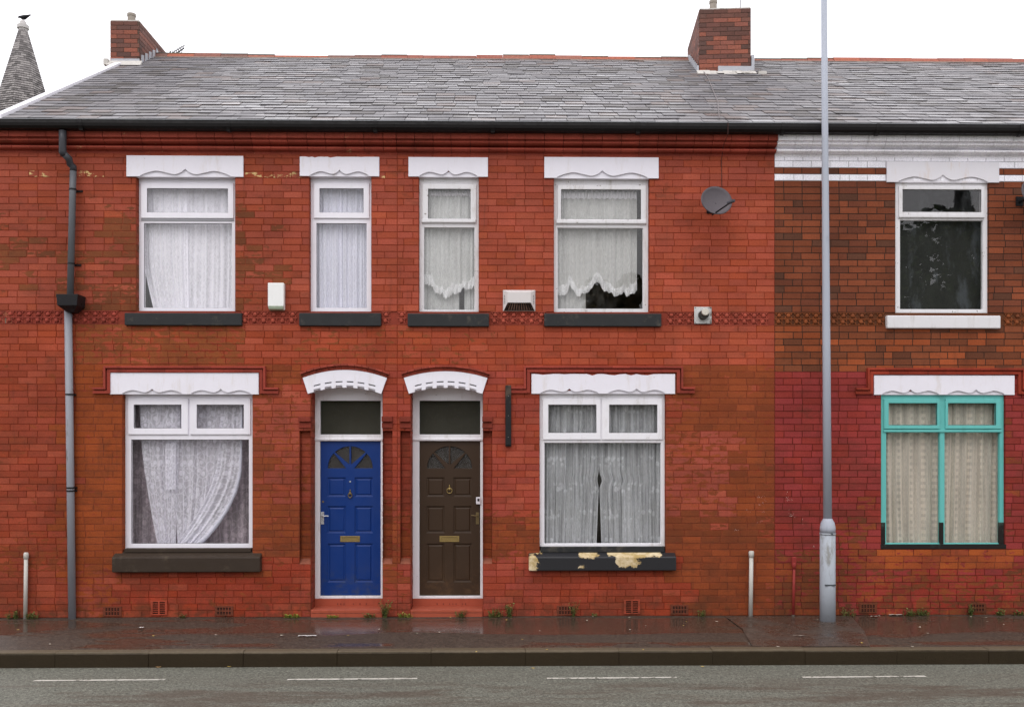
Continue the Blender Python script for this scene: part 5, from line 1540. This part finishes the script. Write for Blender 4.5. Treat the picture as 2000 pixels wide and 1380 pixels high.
# gutter grime and worn white dashes
LM = m_white_trim("worn_road_paint", (196, 192, 182), (140, 136, 126), .6, (112, 110, 100), .62, rough=.6, streak=False)
ln = MB()
for k_ in range(-6, 9):
    if 0 <= k_ <= 3: u0, u1 = ((66, 322), (561, 815), (1068, 1322), (1567, 1808))[k_]
    else: u0 = 66 + 503 * k_; u1 = u0 + 254
    a = GP(u0, 1331 - 2.2 * max(0, min(4, k_ + 1)), RZ); b = GP(u1, 1329 - 2.2 * max(0, min(4, k_ + 1)), RZ)
    ya, yb = a[1], b[1]; n = 24
    V = []; F = []
    for i in range(n + 1):
        t = i / n; xx = a[0] + (b[0] - a[0]) * t; yy = ya + (yb - ya) * t
        hw = .027 + random.uniform(-.006, .004)
        V += [(xx, yy - hw, RZ + .004), (xx, yy + hw, RZ + .004)]
    F = [(2*i, 2*i+2, 2*i+3, 2*i+1) for i in range(n)]
    ln.add(V, F)
struct(ln.build('road_markings', LM))

# ------------------------------------------------------------------ lamp post
lx, ly = X(1616.5, -.385), -.385
GALV = simple("galvanised_paint", (170, 175, 186), .42, .05, 3, .1, dirt=(150, 156, 168), dirt_amt=.2, stretch=(1,1,.3))
GALVB = simple("galvanised_base_sleeve", (166, 172, 180), .45, .12, 3, .15, dirt=(128, 128, 126), dirt_amt=.28, dirt_scale=4, stretch=(1,1,.35))
lp = empty('lamp_post', (lx, ly, 0), 'tall pale grey steel lamp post at the back of the pavement', 'lamp post')
zc = Z(1030, 1616, ly); zt = 8.0
lean = (X(1608, ly) - X(1615, ly)) / (Z(0, 1608, ly) - zc)
shaft = [(lx + lean * (z - zc) * (1 if z > zc else 0), ly, z) for z in (zc - .05, 3.5, 6.0, zt)]
MB().tube(shaft, [.053, .048, .040, .036], 24).build('shaft', GALV, lp, smooth=True)
MB().tube([(lx, ly, -.01), (lx, ly, .42), (lx, ly, zc - .06)], [.096, .095, .094], 32).build('base_sleeve', GALVB, lp, smooth=True)
MB().tube([(lx, ly, zc - .062), (lx, ly, zc + .0), (lx, ly, zc + .06), (lx, ly, zc + .10), (lx, ly, zc + .115)], [.095, .094, .084, .062, .054], 32).build('shoulder', GALV, lp, smooth=True)
MB().tube([(lx, ly, zc - .085), (lx, ly, zc - .065)], .098, 32).build('collar', GALVB, lp, smooth=True)
MB().box(lx - .062, lx + .072, ly - .0965, ly - .06, Z(1140, 1616, ly) - .008, Z(1140, 1616, ly) + .008).tube([(lx + .02, ly - .088, Z(1041, 1616, ly)), (lx + .02, ly - .100, Z(1041, 1616, ly))], .012, 10).build('access_door_slot', simple("slot_grey", (70, 74, 78), .6, .1, 8, 0), lp)
xe = lx + lean * (zt - zc)
MB().tube([(xe, ly, zt - .02), (xe, ly, zt + .12), (xe, ly - .2, zt + .26), (xe, ly - 1.0, zt + .36)], .03, 12).build('bracket_arm', GALV, lp, smooth=True)
hd = MB().ball((xe, ly - 1.28, zt + .38), .34, 16, 8, (.45, 1, .28)); hd.build('lantern', GALVB, lp, smooth=True)
MB().ball((xe, ly - 1.30, zt + .33), .27, 16, 8, (.42, 1, .24)).build('lens', simple("lamp_lens", (200, 202, 205), .2, .05, 4, 0), lp, smooth=True)

# ------------------------------------------------------------------ weeds at the foot of the wall
def weed(u, v, label, hgt=.10, n=22, spread=.09, tall=False, cols=((88, 104, 50), (70, 86, 42), (112, 120, 66))):
    x, y, z = GP(u, v, 0); y = -.045 - random.random() * .02; x = X(u, y)
    mb = MB()
    for i in range(n):
        a = random.uniform(0, 2 * PI); r = spread * math.sqrt(random.random()); h = hgt * random.uniform(.35, 1.0)
        bx, by = x + r * math.cos(a) * (.4 if tall else 1), y + r * math.sin(a) * .3
        tipx, tipy = bx + random.uniform(-.5, .5) * h * .9, min(-.012, by + random.uniform(-.5, .25) * h)
        c = (*lin(random.choice(cols)), 1)
        mb.tube([(bx, by, -.005), ((bx + tipx) / 2, (by + tipy) / 2, h * .6), (tipx, tipy, h)], [.0022, .0016, .0008], 4, bare=c)
        m = 5 if not tall else 8
        for j in range(m):
            t = (j + 1) / m; px, py, pz = bx + (tipx - bx) * t, by + (tipy - by) * t, h * t
            L = random.uniform(.018, .036); an = random.uniform(0, 2 * PI); dz = random.uniform(-.3, .7)
            d = Vector((math.cos(an), math.sin(an) * .7, dz)).normalized(); s = d.cross(Vector((0, 0, 1))).normalized() * L * .32
            p = Vector((px, py, pz)); q = [p, p + d * L * .5 + s, p + d * L, p + d * L * .5 - s]
            q = [(vv.x, min(vv.y, -.006), max(vv.z, .001)) for vv in q]
            mb.add(q, [(0, 1, 2, 3)], bare=(*lin(random.choice(cols)), 1))
    o = mb.build('weed', WEEDM); return tag(o, label, 'weed', 'weeds at the foot of the wall')
WEEDM = m_attr("weed_leaf", .55, 60, .75, 1.25)
weed(28, 1192, 'small weed left of the short pipe at the far left', .10, 20)
weed(64, 1192, 'small weed just right of the short pipe at the far left', .10, 20)
weed(356, 1200, 'tiny weed below the left louvred air brick', .05, 10, .04)
weed(570, 1199, 'low yellow-green weed left of the blue door step', .05, 26, .10, cols=((140, 150, 60), (110, 128, 50)))
weed(648, 1202, 'thin creeping weed under the front edge of the blue door step', .03, 16, .10, cols=((140, 150, 60), (110, 128, 50)))
weed(722, 1201, 'low weed at the foot of the blue door step, right side', .06, 20, .07)
weed(752, 1199, 'tall weed growing up the pier just right of the blue door step', .24, 24, .06, True)
weed(790, 1201, 'low yellowish weed between the two door steps', .05, 20, .10, cols=((150, 150, 70), (110, 128, 50)))
weed(898, 1200, 'small weed in front of the brown door step', .10, 20, .06)
weed(968, 1199, 'leafy green weed clump right of the brown door step', .14, 34, .09)
weed(995, 1199, 'upright green weed, second clump right of the brown door step', .17, 18, .04, True)
weed(1120, 1198, 'slender weed rising beside the air brick below the peeling sill', .23, 12, .03, True)
weed(1161, 1200, 'tiny weed between two air bricks under the peeling sill', .06, 8, .04)
weed(1369, 1198, 'small weed between the right air brick and the off-white pipe of the brown-door house', .09, 12, .05)
weed(1656, 1196, 'straggly weed just right of the lamp post base', .11, 16, .10, cols=((86, 96, 50), (110, 110, 60)))
weed(1775, 1196, 'leafy weed under the left half of the teal window', .09, 22, .08)
weed(1802, 1196, 'leafy weed under the middle of the teal window', .10, 26, .09)
weed(1897, 1194, 'weed growing up over the air brick right of the teal window middle', .15, 16, .06, True)
weed(1950, 1195, 'low weed under the right end of the teal window', .09, 22, .07)
weed(1990, 1196, 'low weed cut by the right edge of the photo', .07, 18, .07)

# fallen leaves and scraps
LEAFM = {}
for nm, c in (('yellow', (206, 176, 96)), ('tan', (176, 140, 96)), ('pale', (214, 206, 190))):
    LEAFM[nm] = simple(nm + "_leaf", c, .5, .2, 30, 0)
def leaf(u, v, s, kind, label, z=.006, grp='fallen leaves scattered on the wet pavement'):
    x, y, zz = GP(u, v, z); a = random.uniform(0, PI); mb = MB()
    n = 7; pts = []
    for i in range(n):
        t = 2 * PI * i / n; r = s * random.uniform(.6, 1.0); pts.append((r * math.cos(t), r * .6 * math.sin(t)))
    V = [(x + p * math.cos(a) - q * math.sin(a), y + p * math.sin(a) + q * math.cos(a), z + abs(p) * .25 + .001) for p, q in pts] + [(x, y, z + .003)]
    mb.add(V, [(i, (i + 1) % n, n) for i in range(n)] + [((i + 1) % n, i, n) for i in range(0)])
    o = mb.build('fallen_leaf', LEAFM[kind]); return tag(o, label, 'leaf', grp)
rs = random.Random(11)
for u, v in [(455, 1203), (550, 1240), (422, 1239), (815, 1236), (858, 1234), (880, 1205), (1020, 1248), (1054, 1231), (1146, 1211), (1158, 1203), (1229, 1205), (1231, 1229), (1261, 1221), (1335, 1221), (1340, 1213), (1597, 1209), (1718, 1202), (1796, 1224), (1812, 1236), (1897, 1204), (1928, 1213), (1926, 1205), (1684, 1255), (1782, 1262), (1520, 1262), (1256, 1268), (930, 1272), (98, 1257), (35, 1229), (300, 1241), (680, 1240), (740, 1228), (1068, 1268), (990, 1210), (1400, 1213), (1960, 1219)]:
    leaf(u, v, rs.uniform(.014, .028), rs.choice(['yellow', 'pale', 'pale']), 'small pale fallen leaf lying on the wet pavement')
for u, v in [(230, 1299), (310, 1300), (448, 1299), (1041, 1302), (1372, 1299), (1632, 1291), (1642, 1292), (1665, 1292)]:
    leaf(u, v + 2, rs.uniform(.025, .04), 'yellow' if u > 400 else 'tan', 'ochre fallen leaf in the gutter against the kerb', RZ + .006, 'fallen leaves in the gutter')
def scrap(u, v, w, d, label, cat, c, z=.008):
    x, y, zz = GP(u, v, z)
    mb = MB(); V = []; n = 6
    for i in range(n + 1):
        t = i / n - .5; hh = .004 + .006 * math.sin(i * 2.2) ** 2
        V += [(x + t * w, y - d / 2 + .004 * math.sin(i), z + hh), (x + t * w, y + d / 2, z + hh * .6)]
    mb.add(V, [(2*i, 2*i+2, 2*i+3, 2*i+1) for i in range(n)])
    return tag(mb.build('paper_scrap', simple("paper_scrap", c, .6, .1, 20, 0)), label, cat)
scrap(600, 1241, .21, .05, 'narrow white paper scrap on the pavement in front of the blue door', 'litter', (222, 220, 218))
scrap(275, 1225, .06, .05, 'small white crumpled scrap on the wet pavement below the left window', 'litter', (230, 228, 224))
scrap(1560, 1241, .13, .03, 'thin pale scrap on the pavement left of the lamp post', 'litter', (170, 164, 154))
scrap(1750, 1200, .18, .05, 'flat pale litter against the wall below the teal window', 'litter', (200, 196, 184))
scrap(1708, 1203, .10, .03, 'small pale litter below the air brick right of the lamp post', 'litter', (196, 190, 180))
# chalky paint scuffs on the wall beside the lamp post
pm = MB()
rs = random.Random(5)
for u, v, du, dv, n in ((1487, 975, 9, 10, 14), (1490, 993, 3, 6, 6), (1462, 995, 5, 4, 6), (1535, 961, 3, 3, 4), (1540, 972, 6, 5, 10), (1546, 1000, 6, 9, 12), (1437, 1034, 6, 2.5, 8), (1566, 1017, 1.5, 6, 4), (1588, 1067, 1, 6, 5), (1483, 1018, 5, 5, 5)):
    for i in range(n):
        a, b = u + rs.uniform(-du, du), v + rs.uniform(-dv, dv); w_, h_ = rs.uniform(.5, 1.4), rs.uniform(.6, 2.4)
        x0, x1, z0, z1 = R(a, a + w_, b, b + h_)
        pm.add([(x0, -.0045, z0), (x1, -.0045, z0 + .003), (x1 - .002, -.0045, z1), (x0 + .003, -.0045, z1 - .002)], [(0,1,2,3)])
pm.build('paint_scuffs', simple("chalk_scuff", (200, 168, 158), .8, .15, 20, 0), houses['C'])

# ------------------------------------------------------------------ church spire and crow
SY = 45.0; sxx = X(45, SY)
sp = empty('church_tower', (sxx, SY, 0), 'octagonal stone shingled church spire rising behind the left end of the roof', 'church spire')
mb = MB()
ztop = Z(60, 45, SY); 
def hw(z): return .26 + (ztop - z) * .272
z = ztop; row = 0; dzr = .147
z_end = 15.0
while z > z_end:
    dz = dzr if z > 21 else .6
    r0, r1 = hw(z), hw(z - dz) * 1.04
    n = 8
    for s in range(n):
        a0, a1 = 2*PI*(s + .15)/n, 2*PI*(s + 1.15)/n
        m = max(1, int(r1 * .77 / .28)) if z > 21 else 2
        off = .5 * (row % 2)
        cuts = [0] + [(j + off) / m for j in range(0 if off else 1, m + 1) if 0.02 < (j + off) / m < .98] + [1]
        for j in range(len(cuts) - 1):
            ta, tb = cuts[j] + .006, cuts[j+1] - .006
            def pt(t, r, zz): 
                return (sxx + r * (math.cos(a0) * (1 - t) + math.cos(a1) * t), SY + r * (math.sin(a0) * (1 - t) + math.sin(a1) * t), zz)
            q = random.random(); c = (144, 139, 137) if q < .4 else (124, 119, 118) if q < .75 else (100, 96, 95)
            c = (*lin(c), 1); zb = z - dz
            mb.add([pt(ta, r1, zb), pt(tb, r1, zb), pt(tb, r0, z), pt(ta, r0, z), pt(ta, r1 * .97, zb - .002), pt(tb, r1 * .97, zb - .002)], [(0,1,2,3), (4,5,1,0)], bare=c)
    z -= dz; row += 1
core = [(sxx + hw(ztop)*.9*math.cos(2*PI*(i+.15)/8), SY + hw(ztop)*.9*math.sin(2*PI*(i+.15)/8), ztop) for i in range(8)] + [(sxx + hw(z_end)*.97*math.cos(2*PI*(i+.15)/8), SY + hw(z_end)*.97*math.sin(2*PI*(i+.15)/8), z_end) for i in range(8)]
mb.add(core, [(i, i+8, (i+1)%8+8, (i+1)%8) for i in range(8)] + [tuple(range(8))], bare=(*lin((66, 60, 60)), 1))
SPM = m_attr("spire_shingle", .7, 8, .85, 1.15)
mb.build('spire', SPM, sp)
STONE = simple("pale_finial_stone", (190, 186, 184), .8, .15, 4, .3)
f = MB(); zt = ztop
f.tube([(sxx, SY, zt - .02), (sxx, SY, zt + .10), (sxx, SY, zt + .101), (sxx, SY, zt + .30), (sxx, SY, zt + .301), (sxx, SY, zt + .50), (sxx, SY, zt + .62)], [.25, .25, .33, .33, .22, .18, .10], 14)
f.build('finial', STONE, sp)
tw = MB().box(sxx - 3.6, sxx + 3.6, SY - 3.6, SY + 3.6, 0, 15.0); tw.build('tower', m_brick_tex("church_stone", (140, 132, 124), (120, 112, 104), (98, 92, 86), 3), sp)
crz = zt + .62
cr = MB()
body = [(sxx - .16, SY, crz + .16), (sxx - .08, SY, crz + .15), (sxx + .04, SY, crz + .16), (sxx + .2, SY, crz + .19), (sxx + .42, SY, crz + .26)]
cr.tube([(sxx - .34, SY, crz + .15), (sxx - .28, SY, crz + .17), (sxx - .23, SY, crz + .20), (sxx - .15, SY, crz + .20), (sxx - .05, SY, crz + .17), (sxx + .08, SY, crz + .18), (sxx + .2, SY, crz + .23), (sxx + .34, SY, crz + .29), (sxx + .46, SY, crz + .33)],
        [.008, .028, .068, .075, .125, .14, .10, .05, .035], 12)
cr.tube([(sxx + .0, SY - .02, crz + .10), (sxx - .01, SY - .02, crz)], .012, 6); cr.tube([(sxx + .05, SY + .03, crz + .10), (sxx + .04, SY + .03, crz)], .012, 6)
for s in (-1, 1): cr.tube([(sxx - .06, SY + s * .085, crz + .20), (sxx + .12, SY + s * .10, crz + .20), (sxx + .36, SY + s * .03, crz + .23)], [.03, .045, .01], 8)
tag(cr.build('crow', simple("crow_black", (26, 26, 30), .45, .2, 10, .1), smooth=True), 'black bird perched on the tip of the church spire', 'bird')

# television aerial behind the ridge beside the left chimney
ay = 5.6; axx = X(345, ay); azb = Z(103, 345, ay)
ta = empty('tv_aerial', (axx, ay, azb - .5), 'small dark television aerial behind the ridge beside the left chimney', 'aerial')
MB().tube([(axx - .12, ay, roofz(ay)), (axx - .12, ay, azb + .02)], .014, 8).build('mast', DPB, ta)
bm_ = MB().tube([(axx - .17, ay + .1, azb - .06), (axx + .17, ay - .1, azb + .04)], .013, 6)
bm_.build('boom', DPB, ta)
em = MB()
for i in range(7):
    t = -.16 + i * .05; yy = ay - t * .6
    em.tube([(axx + t - .02, yy, azb - .11 + i * .012), (axx + t + .02, yy, azb + .07 + i * .006)], .006, 5)
    em.tube([(axx + t - .05, yy, azb - .02 + i * .012), (axx + t + .05, yy, azb + .03 + i * .012)], .005, 5)
em.build('elements', DPB, ta)

# ------------------------------------------------------------------ across the road: what the panes and puddles mirror
LEAFT = m_attr("tree_foliage", .6, 3, .7, 1.3)
BARK = simple("bark", (84, 70, 56), .9, .3, 4, .4)
def tree(x, y, H_, cr_, label, kind='round', n=2600, cols=((64, 84, 34), (48, 66, 28), (84, 92, 40))):
    t = empty('tree', (x, y, 0), label, 'tree', 'trees across the road')
    z0 = RZ - .02
    tr = MB().tube([(x, y, z0), (x + .05, y, H_ * .3), (x - .05, y + .05, H_ * .6), (x, y, H_ * .95)], [.26, .2, .12, .03], 10)
    rs = random.Random(int(x * 10))
    limbs = []
    for i in range(9):
        a = rs.uniform(0, 2 * PI); z = H_ * rs.uniform(.3, .75); L = cr_ * rs.uniform(.5, .85)
        e = (x + L * math.cos(a), y + L * math.sin(a), z + L * (.5 if kind == 'round' else .1)); limbs.append(e)
        tr.tube([(x, y, z), tuple((p + q) / 2 + .1 for p, q in zip((x, y, z), e)), e], [.07, .05, .02], 6)
    tr.build('trunk', BARK, t)
    cl = []
    for i in range(34):
        if kind == 'round':
            a, b = rs.uniform(0, 2*PI), rs.uniform(-.7, 1); r = rs.uniform(.45, 1)
            cc = (x + cr_ * r * math.cos(a) * math.sqrt(1 - min(1, b*b) * .8), y + cr_ * r * math.sin(a) * math.sqrt(1 - min(1, b*b) * .8), H_ * .62 + H_ * .34 * b); rr = cr_ * rs.uniform(.22, .38)
        else:
            zz = rs.uniform(.12, 1) ** .8; r = cr_ * (1 - zz) * rs.uniform(.4, 1); a = rs.uniform(0, 2*PI)
            cc = (x + r * math.cos(a), y + r * math.sin(a), H_ * zz); rr = max(.25, cr_ * (1 - zz) * .5)
        cl.append((cc, rr))
    mb = MB()
    for i in range(n):
        cc, rr = rs.choice(cl)
        v = Vector((rs.gauss(0, 1), rs.gauss(0, 1), rs.gauss(0, 1))).normalized() * rr * rs.uniform(.4, 1.05) ; p = Vector(cc) + v
        if p.z > H_: continue
        d = Vector((rs.uniform(-1, 1), rs.uniform(-1, 1), rs.uniform(-.6, .6))).normalized(); s = d.orthogonal().normalized(); L = rs.uniform(.12, .26)
        mb.add([p - d * L, p + s * L * .6, p + d * L, p - s * L * .6], [(0, 1, 2, 3)], bare=(*lin(rs.choice(cols)), 1))
    mb.build('crown', LEAFT, t)
tree(19.6, -30, 12.4, 4.4, 'broad green tree across the road, mirrored in the dark upstairs pane above the teal window', n=11000)
tree(22.9, -33.5, 15.4, 2.3, 'dark narrow conifer across the road, its tip mirrored in the pane above the teal window', 'cone', 5000, ((36, 52, 30), (28, 42, 24)))
tree(5.4, -29, 9.8, 2.0, 'brownish small tree across the road, mirrored under the ragged net curtain', n=5000, cols=((120, 100, 56), (104, 86, 48), (84, 80, 44)))
hb = MB(); rs = random.Random(2); nx = 150  # unseen hedge, added so that the fanlights mirror something dark
V = []; F = []
sec = [(-24.5, -.1), (-24.6, 1.5), (-24.9, 4.5), (-25.7, 4.8), (-26.5, 4.5), (-26.7, -.1)]
for i in range(nx + 1):
    xx = -32 + 64 * i / nx
    for y_, z_ in sec: V.append((xx + rs.uniform(-.1, .1), y_ + rs.uniform(-.18, .18), z_ + rs.uniform(-.12, .3) * (z_ > 1)))
m = len(sec)
for i in range(nx):
    for j in range(m - 1): a = i * m + j; F.append((a, a + 1, a + m + 1, a + m))
hb.add(V, F, bare=(*lin((46, 56, 30)), 1))
for i in range(9000):
    xx = rs.uniform(-32, 32); q = rs.random()
    p = Vector((xx, -24.45 - rs.random() * .15, rs.uniform(0, 4.7))) if q < .6 else Vector((xx, rs.uniform(-26.5, -24.6), 4.8 + rs.uniform(-.1, .2)))
    d = Vector((rs.uniform(-1, 1), rs.uniform(-1, 1), rs.uniform(-1, 1))).normalized(); s = d.orthogonal().normalized(); L = rs.uniform(.1, .2)
    hb.add([p - d * L, p + s * L * .6, p + d * L, p - s * L * .6], [(0, 1, 2, 3)], bare=(*lin(rs.choice(((64, 80, 36), (48, 62, 28), (76, 84, 40)))), 1))
tag(hb.build('hedge', LEAFT), 'unseen hedge added across the road to darken what the fanlights mirror', 'hedge')
